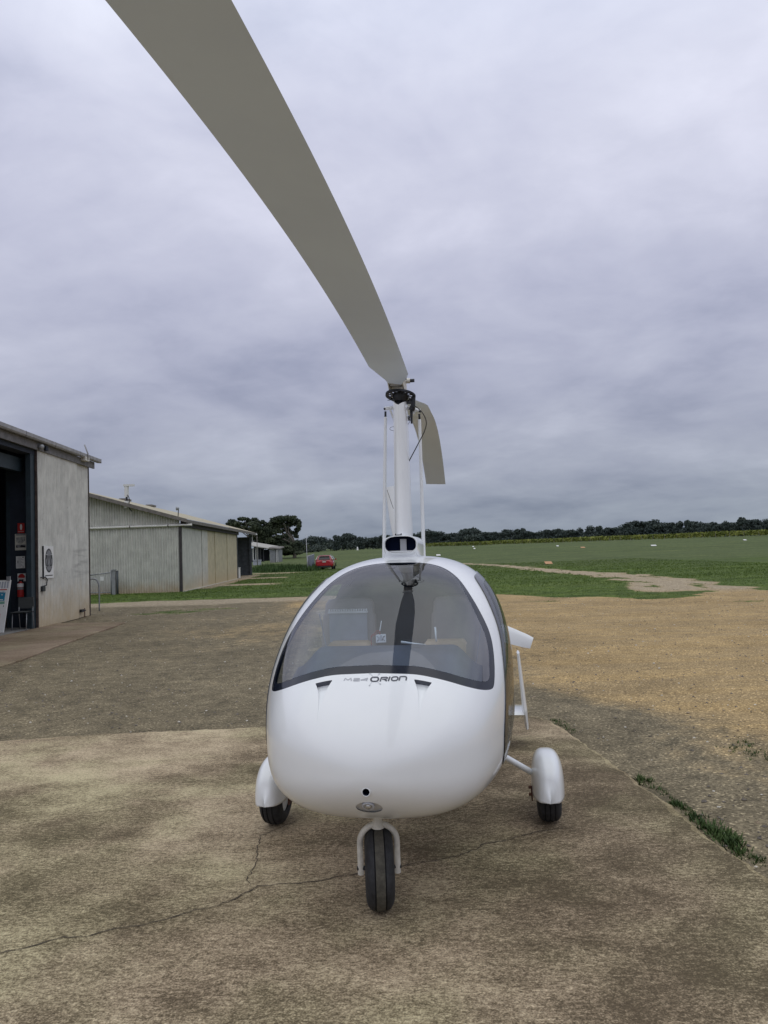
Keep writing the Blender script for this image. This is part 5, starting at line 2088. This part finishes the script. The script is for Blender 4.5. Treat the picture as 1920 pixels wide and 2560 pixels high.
tag(MB().tube([(gp2, gy_ + .05, gz_), (gp2, gy_ + .05, gzt - .04)], .055, 10).lathe((gp2, gy_ + .05, gzt - .04), GZ, [(.06, -.02), (.06, .015), (0, .03)], 10).build('fence_post', 'h2in', None, True), 'dark round fence post just right of the galvanised pillar', 'post')
hy_ = 25.3
a_, b_ = at_y(205, 1528, hy_), at_y(248.5, 1527, hy_)
zt_ = at_y(240, 1447, hy_)[2]
rail = MB().tube(bez([(b_[0], hy_, gz_), (b_[0], hy_, zt_ - .35), (b_[0] - .03, hy_, zt_ - .12), (b_[0] - .14, hy_, zt_ - .01), (b_[0] - .32, hy_, zt_), (a_[0], hy_ + .3, zt_ + .01), (a_[0] - .5, hy_ + .6, zt_ + .01)], 6), .024, 10).build('tube_rail', 'galv', None, True)
tag(rail, 'bent steel tube barrier rail beside the corner of the near hangar', 'barrier')

# ------------------------------------------------------------------ far sheds
M['shedwall'] = weathered('shed_iron', (.24, .25, .26), (.2, .17, .11), -.1, .8, .7)
M['shedroof'] = mat('pale_shed_roof', (.36, .35, .31), .6, var=.1)
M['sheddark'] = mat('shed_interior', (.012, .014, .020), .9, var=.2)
YD = 118.0


def sp(px, py, d=YD):
    return at_y(px, py, d)


def vq(mb, x0, x1, y0, y1, d, dep=.2):
    a, b = sp(x0, y0, d), sp(x1, y1, d)
    mb.box(((a[0] + b[0]) / 2, d + dep / 2, (a[2] + b[2]) / 2), (abs(b[0] - a[0]), dep, abs(a[2] - b[2])))
    return mb


zs = float(terr(-18, YD))
t = thing('farm_shed', 'low weathered iron shed with a pale skillion roof beyond the long hangar', 'shed', (sp(660, 1400)[0], YD, zs))
vq(MB(), 674, 689, 1373, 1406.5, YD - 2.2, 4.5).build('end_block', 'shedwall', t)
k = 0
for a in (690.2, 693.6):
    vq(MB(), a, a + 1.7, 1374, 1405.5, YD - 2.4, .2).build('corner_board', 'signwhite', t)
vq(MB(), 689, 697.5, 1374, 1405, YD - 2.15, 4).build('side_wall', 'shedwall', t)
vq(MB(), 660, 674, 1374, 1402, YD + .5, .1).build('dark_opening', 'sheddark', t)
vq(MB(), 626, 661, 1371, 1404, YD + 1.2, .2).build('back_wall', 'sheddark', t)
for a, wd in ((625.5, 3.2), (631, 3.4), (638, 2.4), (641.2, 3.8), (646, 1.6)):
    vq(MB(), a, a + wd, 1370, 1400, YD - .6, .12).build('wall_board', 'signwhite' if wd > 2 else 'shedwall', t)
for a in (651, 658.5):
    vq(MB(), a, a + 1.2, 1373, 1404, YD - 1.5, .12).build('post', 'shedwall', t)
r0, r1 = sp(622, 1364.5, YD - 2.5), sp(684, 1374.0, YD - 2.5)
rb0, rb1 = r0 + np.array([-.3, 5.5, .55]), r1 + np.array([0, 5.5, .45])
MB().prism([r0, r1, rb1, rb0], (0, 0, .12)).build('roof', 'shedroof', t)
r0, r1 = sp(672, 1371.2, YD - 2.6), sp(699, 1373.2, YD - 2.6)
MB().prism([r0, r1, r1 + np.array([0, 5.5, .3]), r0 + np.array([0, 5.5, .3])], (0, 0, .14)).build('roof', 'h2barge', t)
tk = MB()
vq(tk, 632, 650, 1400.5, 1412.5, YD - 7, 1.2)
vq(tk, 631.6, 650.4, 1400, 1401.6, YD - 7.1, 1.4)
tag(tk.build('water_trough', 'cloth'), 'pale grey box tank in front of the low iron shed', 'tank')
b0 = sp(629.5, 1341, 70)
tag(vq(vq(MB(), 629.6, 631.2, 1338, 1354, 64, .1), 626.5, 631.5, 1352, 1354.5, 64, .3).build('wall_light', 'signwhite'), 'small white bracket at the far end of the long hangar roof', 'bracket')
lp = hit(643, 1412)
lpy = 105.0
b0, b1 = at_y(643.4, 1409, lpy), at_y(642.3, 1336, lpy)
t = thing('lamp_post', 'thin lamp post with a pale lamp head in front of the gum trees', 'lamp post', (b0[0], lpy, float(terr(b0[0], lpy))))
MB().tube([(b0[0], lpy, float(terr(b0[0], lpy))), b1], [.06, .04], 8).build('pole', 'h2barge', t, True)
MB().lathe(b1 + np.array([-.1, -.1, 0]), np.array([-.6, -.8, 0]), [(0, .12), (.13, .08), (.10, -.15), (0, -.2)], 10).build('lamp_head', 'signwhite', t, True)

# wire fence end-on beside the car, with its tall pole
M['fencemesh'] = mat('blue_grey_mesh', (.13, .15, .19), .7, var=.15, vscale=3)
f0, f1 = at_y(769, 1424, 76), at_y(786, 1408, 100)
z0, z1 = at_y(769, 1391, 76)[2], at_y(786, 1385.5, 100)[2]
ft = thing('mesh_fence', 'blue grey mesh fence running away from the camera left of the red car', 'fence', (f0[0], 76, -.05))
for k in range(8):
    a, b = k / 8, (k + 1) / 8
    pa, pb = f0 + (f1 - f0) * a, f0 + (f1 - f0) * b
    za, zb2 = z0 + (z1 - z0) * a, z0 + (z1 - z0) * b
    ga, gb = float(terr(pa[0], pa[1])), float(terr(pb[0], pb[1]))
    MB().prism([np.array([pa[0], pa[1], ga]), np.array([pb[0], pb[1], gb]), np.array([pb[0], pb[1], zb2]), np.array([pa[0], pa[1], za])], (.03, 0, 0)).build('mesh_panel', 'fencemesh', ft)
    MB().tube([(pa[0], pa[1], ga), (pa[0], pa[1], za + .06)], .045, 8).build('post', 'galv', ft, True)
MB().tube([np.array([f0[0], f0[1], z0]), np.array([f1[0], f1[1], z1])], .035, 8).build('top_rail', 'galv', ft, True)
b0, b1 = at_y(769, 1424, 76.2), at_y(765, 1336, 76.2)
tag(MB().tube([(b0[0], 76.2, -.05), b1], [.035, .025], 10).build('white_pole', 'greyprint', None, True), 'tall thin white pole at the near end of the mesh fence', 'pole')

# ------------------------------------------------------------------ red car seen from behind
M['carred'] = mat('red_car_paint', (.36, .012, .022), .25, coat=.8, var=.05)
M['taillight'] = mat('tail_light', (.22, .02, .03), .15, var=.1)
M['plate'] = mat('number_plate', (.55, .54, .48), .5, var=.1, vscale=40)
cx, cy = -6.14, 77.0
cz = float(terr(cx, cy))
CT = thing('parked_car', 'red hatchback parked on the grass facing away', 'car', (cx, cy, cz))
CWD, CLN, CHT = 1.80, 4.3, 1.46


def cp(x, y, z):
    return np.array([cx + x, cy + y, cz + z])


def hoop(y, hw_, zlo, zhi, tumble, n_=22):
    r_ = []
    for k in range(n_):
        a_ = 2 * PI * k / n_
        c_, s_ = math.cos(a_), math.sin(a_)
        rho = (abs(c_) ** 4.5 + abs(s_) ** 4.5) ** (-1 / 4.5)
        zz = (zlo + zhi) / 2 + (zhi - zlo) / 2 * rho * s_
        w__ = hw_ * (1 - tumble * max(0, rho * s_))
        r_.append(cp(w__ * rho * c_, y, zz))
    return r_


rows = [hoop(.0, .62, .36, .86, .05), hoop(.02, .82, .30, .93, .04), hoop(.10, .885, .24, .97, .03), hoop(.5, .90, .2, 1.0, .03), hoop(2.2, .90, .2, .98, .03), hoop(3.4, .88, .2, .90, .04), hoop(4.0, .82, .25, .76, .06), hoop(4.25, .6, .32, .62, .1)]
b_ = MB().grid(np.array(rows), 0, True)
b_.add(rows[0], [tuple(range(22))]).add(rows[-1], [tuple(range(22))])
b_.build('body', 'carred', CT, True, auto=50)
rows = [hoop(.12, .78, .90, .99, .02), hoop(.20, .76, .90, 1.10, .05), hoop(.42, .70, .9, 1.40, .10), hoop(.62, .66, .9, 1.455, .12), hoop(1.6, .67, .9, 1.465, .12), hoop(2.3, .66, .9, 1.40, .10), hoop(3.0, .74, .88, .95, .02)]
b_ = MB().grid(np.array(rows), 0, True)
b_.add(rows[0], [tuple(range(22))])
b_.build('cabin', 'carred', CT, True, auto=50)
rw = [[(-.60, .145, 1.00), (-.49, .36, 1.33), (.49, .36, 1.33), (.60, .145, 1.00)]]
MB().prism([cp(x_, y_ - .045, z_) for x_, y_, z_ in rw[0]], (0, .02, .01)).build('rear_window', 'carglass', CT)
MB().box(cp(0, .28, 1.43), (1.1, .22, .035)).build('rear_spoiler', 'carred', CT)
for k in (-1, 1):
    MB().box(cp(k * .27, .165, 1.452), (.42, .02, .012)).build('spoiler_highlight_strip', 'signwhite', CT)
    MB().tube([cp(k * .60, .5, 1.46), cp(k * .60, 1.9, 1.48)], .022, 8).build('roof_rail', 'galv', CT, True)
    MB().prism([cp(k * .64, .0, .80), cp(k * .88, .09, .80), cp(k * .86, .12, 1.04), cp(k * .72, .1, 1.04)], (0, .05, 0)).build('tail_light', 'taillight', CT)
    MB().prism([cp(k * .86, .09, 1.02), cp(k * .80, .09, 1.02), cp(k * .66, .36, 1.38), cp(k * .70, .38, 1.38)], (0, .03, .0)).build('pillar_trim', 'dirtywhite', CT)
    for yy in (.75, 3.35):
        w_ = MB().lathe(cp(k * .78, yy, .32), (1, 0, 0), [(.20, -.1), (.30, -.105), (.32, -.07), (.32, .07), (.30, .105), (.20, .1)], 24).build('wheel', 'rubber', CT, True)
        MB().lathe(cp(k * .78, yy, .32), (1, 0, 0), [(0, -.07), (.19, -.085), (.2, .085), (0, .07)], 20).build('rim', 'galv', w_, True)
    MB().prism([cp(k * .905, 1.0, 1.0), cp(k * .905, 2.7, .98), cp(k * .72, 2.2, 1.36), cp(k * .72, .75, 1.38)], (k * -.02, 0, 0)).build('side_window', 'carglass', CT)
    MB().box(cp(k * .99, 2.45, 1.0), (.16, .1, .12)).build('mirror', 'carred', CT)
MB().box(cp(0, -.008, .92), (.55, .03, .035)).build('chrome_strip', 'steel', CT)
MB().box(cp(0, -.012, .79), (.37, .02, .11)).build('number_plate', 'plate', CT)
MB().box(cp(0, -.01, .50), (1.55, .10, .16)).build('bumper', 'carred', CT)
MB().box(cp(0, .02, .32), (1.35, .12, .14)).build('under_bumper', 'rubber', CT)

# ------------------------------------------------------------------ trees
def leafmat(name, lo, hi, sc_):
    c = NT(name)
    v = c.noise(sc_, 5, .7)
    c.color(c.mix(c.step(v, .35, .68), lo, hi))
    c.b.inputs['Roughness'].default_value = .75
    c.b.inputs['Specular IOR Level'].default_value = .2
    return c.mt


M['gumleaf'] = leafmat('gum_leaves', (.028, .040, .026), (.082, .098, .054), .5)
M['farleaf'] = leafmat('far_leaves', (.036, .052, .050), (.092, .112, .090), .45)  # lifted bluish leaf tones put distance haze into the colour
M['vineleaf'] = leafmat('vine_leaves', (.095, .125, .026), (.26, .275, .066), .25)
M['bark'] = mat('grey_bark', (.15, .13, .11), .9, var=.35, vscale=2)


def leaf_cloud(blobs, n_, size):
    """small leaf-clump faces through ellipsoid clumps: (cx, cy, cz, rx, ry, rz)"""
    B_ = np.array(blobs, float)
    vol = (B_[:, 3] * B_[:, 4] * B_[:, 5]) ** .67
    k = RNG.choice(len(B_), n_, p=vol / vol.sum())
    d = RNG.normal(size=(n_, 3))
    d /= np.linalg.norm(d, axis=1)[:, None]
    r = RNG.random(n_) ** .30
    r *= 1 + .12 * RNG.normal(size=n_)
    c = B_[k, :3] + d * r[:, None] * B_[k, 3:]
    s = size * RNG.uniform(.5, 1.3, n_)
    nn = d + RNG.normal(size=(n_, 3)) * .7 + np.array([0, 0, .3])
    nn /= np.linalg.norm(nn, axis=1)[:, None]
    a = np.cross(nn, RNG.normal(size=(n_, 3)))
    a /= np.linalg.norm(a, axis=1)[:, None]
    b = np.cross(nn, a)
    a, b = a * s[:, None], b * s[:, None] * .6
    V = np.stack([c - a, c - b * .9 + a * .1, c + a, c + b], 1).reshape(-1, 3)
    return V, np.arange(n_ * 4).reshape(-1, 4)


def limb(mb, a, b, r0, r1, bend=.1):
    a, b = np.array(a, float), np.array(b, float)
    L__ = np.linalg.norm(b - a)
    pts = [a + (b - a) * t + np.array([RNG.normal(), RNG.normal(), 0]) * bend * L__ * .35 * math.sin(PI * t) for t in np.linspace(0, 1, 5)]
    mb.tube(pts, list(np.linspace(r0, r1, 5)), 7)


def tree_at(name, label, cat, base, blobs, leaves, size, lm, tr=.25, group=None):
    """blobs relative to the base"""
    base = np.asarray(base, float)
    t = thing(name, label, cat, base, 0, group)
    tm_ = MB()
    top = np.array([0, 0, np.mean([q[2] for q in blobs]) * .55])
    limb(tm_, base + [0, 0, -.2], base + top, tr, tr * .7, .12)
    for q in sorted(blobs, key=lambda q: -q[3])[:9]:
        limb(tm_, base + top * RNG.uniform(.6, 1), base + np.array(q[:3]) * [.9, .9, 1] - [0, 0, q[5] * .3], tr * .5, tr * .12, .15)
    tm_.build('trunk', 'bark', t, True)
    V, F = leaf_cloud(blobs, leaves, size)
    make('crown', V + base, F, lm, t)
    return t


# the big gums behind the long hangar: crowns spread where they spread
GD = 165.0
def gum(bx, label, bl, n_, tr):
    z_ = float(terr(at_y(bx, 1385, GD)[0], GD))
    b0_ = at_y(bx, 1385, GD)
    base = np.array([b0_[0], GD, z_])
    out_ = []
    k_ = GD / FPX
    for (x_, y_, rx, ry) in bl:
        q = at_y(560 + x_ / 5.53, 1260 + y_ / 5.53, GD)
        rx_, ry_ = rx / 5.53 * k_, ry / 5.53 * k_
        out_.append((q[0] - base[0], RNG.normal() * 1.5, q[2] - z_, rx_, max(rx_ * .9, 1.2), ry_))
    return tree_at('gum_tree', label, 'tree', base, out_, n_, .30, 'gumleaf', tr)


gum(735, 'tallest spreading gum tree with a domed open crown right of the long hangar',
    [(690, 235, 75, 45), (780, 215, 90, 45), (870, 200, 85, 42), (955, 205, 60, 42), (1010, 250, 48, 55), (1040, 300, 32, 42), (1000, 350, 40, 28), (965, 400, 36, 32), (985, 445, 30, 22), (900, 270, 70, 45), (800, 285, 75, 50), (700, 310, 80, 45),
     (850, 350, 60, 34), (900, 400, 45, 35), (760, 370, 70, 36), (850, 440, 60, 30), (680, 390, 70, 40), (640, 290, 45, 42), (760, 460, 80, 30)], 5200, .42)
gum(640, 'flat topped gum tree directly behind the roof end of the long hangar',
    [(260, 205, 85, 22), (320, 225, 40, 18), (405, 212, 45, 22), (440, 235, 35, 16), (120, 250, 60, 36), (90, 280, 60, 30), (200, 280, 90, 34), (310, 270, 90, 30), (420, 280, 80, 36), (520, 260, 60, 26), (240, 340, 110, 40), (380, 350, 100, 50), (500, 330, 80, 50), (520, 232, 22, 10), (560, 380, 80, 50), (150, 320, 90, 30)], 4600, .36)
gum(690, 'dark bushy tree filling the space under the two gums',
    [(570, 310, 60, 55), (620, 370, 80, 60), (480, 390, 100, 60), (590, 430, 100, 60), (420, 440, 90, 60), (540, 470, 100, 60), (660, 500, 100, 60), (770, 530, 90, 60), (880, 520, 80, 60), (960, 560, 70, 60), (600, 560, 120, 60), (720, 600, 100, 50), (840, 600, 90, 50), (480, 560, 100, 60), (960, 600, 80, 50), (1020, 560, 60, 50), (1060, 610, 60, 40), (1110, 590, 50, 40), (900, 640, 90, 34), (1000, 650, 90, 30), (800, 650, 90, 30), (640, 670, 70, 24), (740, 680, 80, 24), (850, 685, 80, 24), (960, 680, 80, 22), (1060, 670, 60, 22)], 9800, .3)

# far tree line: a few crowns of different habit, copied with their trunks
def unit_tree(kind):
    bl = []
    if kind == 0:
        for k in range(10):
            a_ = RNG.uniform(0, 2 * PI)
            r_ = RNG.uniform(0, .36)
            bl.append((r_ * math.cos(a_), r_ * math.sin(a_), RNG.uniform(.38, .84), RNG.uniform(.16, .27), RNG.uniform(.16, .27), RNG.uniform(.10, .18)))
        bl += [(0, 0, .30, .34, .34, .2), (.2, 0, .22, .22, .22, .16), (-.22, 0, .22, .22, .22, .16)]
    elif kind == 1:          # umbrella
        for k in range(9):
            a_ = RNG.uniform(0, 2 * PI)
            r_ = RNG.uniform(.1, .5)
            bl.append((r_ * math.cos(a_), r_ * math.sin(a_), .86 - r_ * .35 + RNG.normal() * .03, RNG.uniform(.18, .26), RNG.uniform(.18, .26), RNG.uniform(.08, .13)))
        bl += [(.1, 0, .60, .26, .26, .15), (-.12, 0, .48, .26, .26, .18), (0, 0, .28, .3, .3, .2)]
    elif kind == 2:          # wide and low
        for k in range(12):
            a_ = RNG.uniform(0, 2 * PI)
            r_ = RNG.uniform(0, .62)
            bl.append((r_ * math.cos(a_), r_ * math.sin(a_), RNG.uniform(.3, .82) * (1 - .3 * r_), RNG.uniform(.2, .32), RNG.uniform(.2, .3), RNG.uniform(.14, .22)))
    else:
        for k in range(11):
            a_ = RNG.uniform(0, 2 * PI)
            r_ = RNG.uniform(0, .3)
            bl.append((r_ * math.cos(a_), r_ * math.sin(a_), RNG.uniform(.3, .90), RNG.uniform(.13, .24), RNG.uniform(.13, .24), RNG.uniform(.1, .2)))
        bl += [(0, 0, .2, .3, .3, .2)]
    return bl


protos = []
for kd in range(5):
    protos.append(tree_at('tree', 'proto', 'tree', (0, 0, 0), unit_tree(kd % 4), 1500, .060, 'farleaf', .035))
used_proto = set()
PX = np.array([600, 752, 790, 830, 870, 905, 960, 1040, 1098, 1140, 1175, 1215, 1262, 1330, 1420, 1500, 1560, 1592, 1625, 1690, 1735, 1800, 1860, 1925, 2100])
PT = np.array([1362, 1349, 1344, 1350, 1336, 1350, 1340, 1334, 1330, 1336, 1326, 1328, 1331, 1329, 1327, 1323, 1316, 1299, 1300, 1311, 1303, 1311, 1302, 1300, 1300])
labs = {'l': ('dark rounded gum in the tree line across the field left of the mast', 'trees in the far tree line left of the mast'),
        'r': ('dark rounded gum in the tree line beyond the vineyard', 'trees in the far tree line beyond the vineyard')}
px = 690.0
k = 0
special = False
while px < 2080:
    kd = int(RNG.integers(0, 5))
    d_ = float(RNG.uniform(490, 560)) if px > 985 else float(RNG.uniform(270, 330))
    top_y = float(np.interp(px, PX, PT)) + RNG.normal() * 3 - 4
    lab = labs['l' if px < 985 else 'r']
    if 1575 < px < 1612 and not special:
        kd, special, top_y = 1, True, 1297.5
        lab = ('tallest tree with a flat umbrella crown standing above the right half of the tree line', None)
    q = at_y(px, top_y, d_)
    z_ = float(terr(q[0], d_))
    H_ = max(2.5, q[2] - z_)
    pr = protos[kd]
    if kd in used_proto:
        pr = dup_tree(pr)
    used_proto.add(kd)
    pr.location = (q[0], d_, z_)
    wd_ = H_ * float(RNG.uniform(.85, 1.25))
    pr.scale = (wd_, wd_, H_)
    pr.rotation_euler = (0, 0, float(RNG.uniform(0, 6.28)))
    tag(pr, lab[0], None, lab[1])
    if lab[1] is None and 'group' in pr:
        del pr['group']
    px += float(RNG.uniform(.24, .42)) * H_ / d_ * FPX * (1.15 if kd == 2 else .95)
    k += 1
for kd, pr in enumerate(protos):
    if kd not in used_proto:
        pr.location = (-60 - 5 * kd, 300, float(terr(-60, 300)))
        pr.scale = (7, 7, 7)
        tag(pr, labs['l'][0], None, labs['l'][1])
# dark scrub closing the foot of the tree line
n = 9000
u_ = RNG.random(n)
pxs = 690 + 1400 * u_
ds = np.where(pxs > 985, RNG.uniform(500, 545, n), RNG.uniform(285, 335, n))
xs_ = np.array([at_y(a, 1370, b)[0] for a, b in zip(pxs, ds)])
zs_ = terr(xs_, ds)
hh = RNG.random(n) ** .7 * 3.6
V, F = leaf_cloud([(0, 0, 0, 1, 1, 1)], n, .55)
V = V.reshape(n, 4, 3)
V = V - V.mean(1, keepdims=True) + np.stack([xs_, ds, zs_ + hh], 1)[:, None]
tag(make('scrub', V.reshape(-1, 3), F, 'farleaf'), 'dark scrub closing the foot of the far tree line', None, None, 'stuff')
# bushes in front of the left tree line
for (bx, by, rx, h_, d_) in ((757, 1381, 2.6, 2.0, 215), (768, 1380, 2.2, 1.7, 217), (790, 1380, 3.5, 2.2, 225)):
    q = hit(bx, by)
    z_ = float(terr(at_y(bx, by, d_)[0], d_))
    b0_ = np.array([at_y(bx, by, d_)[0], d_, z_])
    lb = {757: 'low dark bush at the left end of the far tree line above the white pole', 768: 'low dark bush just left of the red car in the distance', 790: 'wide low dark bush in the distance straight above the red car roof'}[bx]
    tree_at('bush', lb, 'bush', b0_, [(RNG.normal() * rx * .5, RNG.normal(), h_ * RNG.uniform(.3, .6), rx * .5, rx * .5, h_ * .4) for _ in range(6)], 700, .25, 'farleaf', .08)

# ------------------------------------------------------------------ vineyard rows
VA, VB_ = np.array([150., 205.]), np.array([19., 440.])
vd = (VB_ - VA) / np.linalg.norm(VB_ - VA)
vn = np.array([-vd[1], vd[0]])
if vn[1] < 0:
    vn = -vn
L0 = np.linalg.norm(VB_ - VA)
M['post'] = mat('vine_post', (.30, .27, .23), .8, var=.2)
for r_ in range(6):
    n_ = 5200 if r_ < 2 else 2600
    tt_ = RNG.random(n_)
    wv = RNG.normal(size=n_) * .38
    P_ = VA + vd * (tt_ * L0)[:, None] + vn * (r_ * 3.2 + wv)[:, None]
    zz = terr(P_[:, 0], P_[:, 1])
    hh = .55 + 1.45 * RNG.random(n_) ** .75 + .12 * np.sin(tt_ * L0 * .9)
    V, F = leaf_cloud([(0, 0, 0, 1, 1, 1)], n_, .42)
    V = V.reshape(n_, 4, 3)
    V = V - V.mean(1, keepdims=True) + np.stack([P_[:, 0], P_[:, 1], zz + hh], 1)[:, None]
    mid_ = VA + vd * L0 / 2 + vn * r_ * 3.2
    row = thing('vine_row', 'nearest long row of green vines along the edge of the field' if r_ == 0 else 'long row of green vines behind the nearest row', 'vine row', (mid_[0], mid_[1], float(terr(mid_[0], mid_[1]))), 0, None if r_ == 0 else 'vine rows behind the first')
    make('vines', V.reshape(-1, 3), F, 'vineleaf', row)
    if r_ == 0:
        pm_ = MB()
        for s_ in np.arange(0, L0, 5.5):
            q = VA + vd * s_ - vn * .5
            z_ = float(terr(*q))
            pm_.tube([(q[0], q[1], z_), (q[0], q[1], z_ + 1.75)], .06, 5)
        pz_ = pm_.build('posts', 'post', row)
        pz_.name = 'trellis'
        pz_['kind'] = 'stuff'

# ------------------------------------------------------------------ field markers
M['morange'] = mat('orange_marker', (.50, .27, .13), .6, var=.1)
mk = [(1096, 1389.5, 'w', 1.3, 'pale marker board lying in the grass just right of the gyroplane mast'), (1186, 1372.5, 'w', .8, 'lower of two small white markers close together in the field'), (1183, 1367.5, 'w', .8, 'upper of two small white markers close together in the field'),
      (1394, 1366, 'w', 1.0, 'small white marker in the field left of the far orange one'), (1457, 1370, 'o', 1.6, 'far orange marker near the vineyard edge'), (1634, 1365, 'w', 1.9, 'white marker board in the field below the umbrella tree'), (1862, 1351, 'w', 1.3, 'white marker at the far right of the field below the vines'),
      (1371, 1410.5, 'o', 1.15, 'near orange marker in the grass beside the dirt track'), (894, 1375.5, 't', .7, 'small white cone standing far off left of the mast'), (952, 1371, 't', .7, 'small white cone far off directly beside the mast strut')]
for (px_, py_, kd, wd_, lb) in mk:
    q = hit(px_, py_)
    z_ = float(terr(q[0], q[1]))
    t = thing('field_marker', lb, 'marker', (q[0], q[1], z_))
    if kd == 't':
        MB().lathe((q[0], q[1], z_), GZ, [(.35, 0), (.33, .08), (.22, .7), (.12, 1.1), (0, 1.12)], 12).build('cone', 'signwhite', t, True)
    else:
        wd_ *= .55
        s_ = wd_ * .5
        MB().prism([(q[0] - s_, q[1] - .35, z_ + .02), (q[0] + s_, q[1] - .35, z_ + .02), (q[0] + s_, q[1] + .25, z_ + .22), (q[0] - s_, q[1] + .25, z_ + .22)], (0, 0, .03)).build('board', 'morange' if kd == 'o' else 'signwhite', t)
        MB().box((q[0], q[1] + .22, z_ + .09), (wd_ * .9, .05, .2)).build('stand', 'signgrey', t)
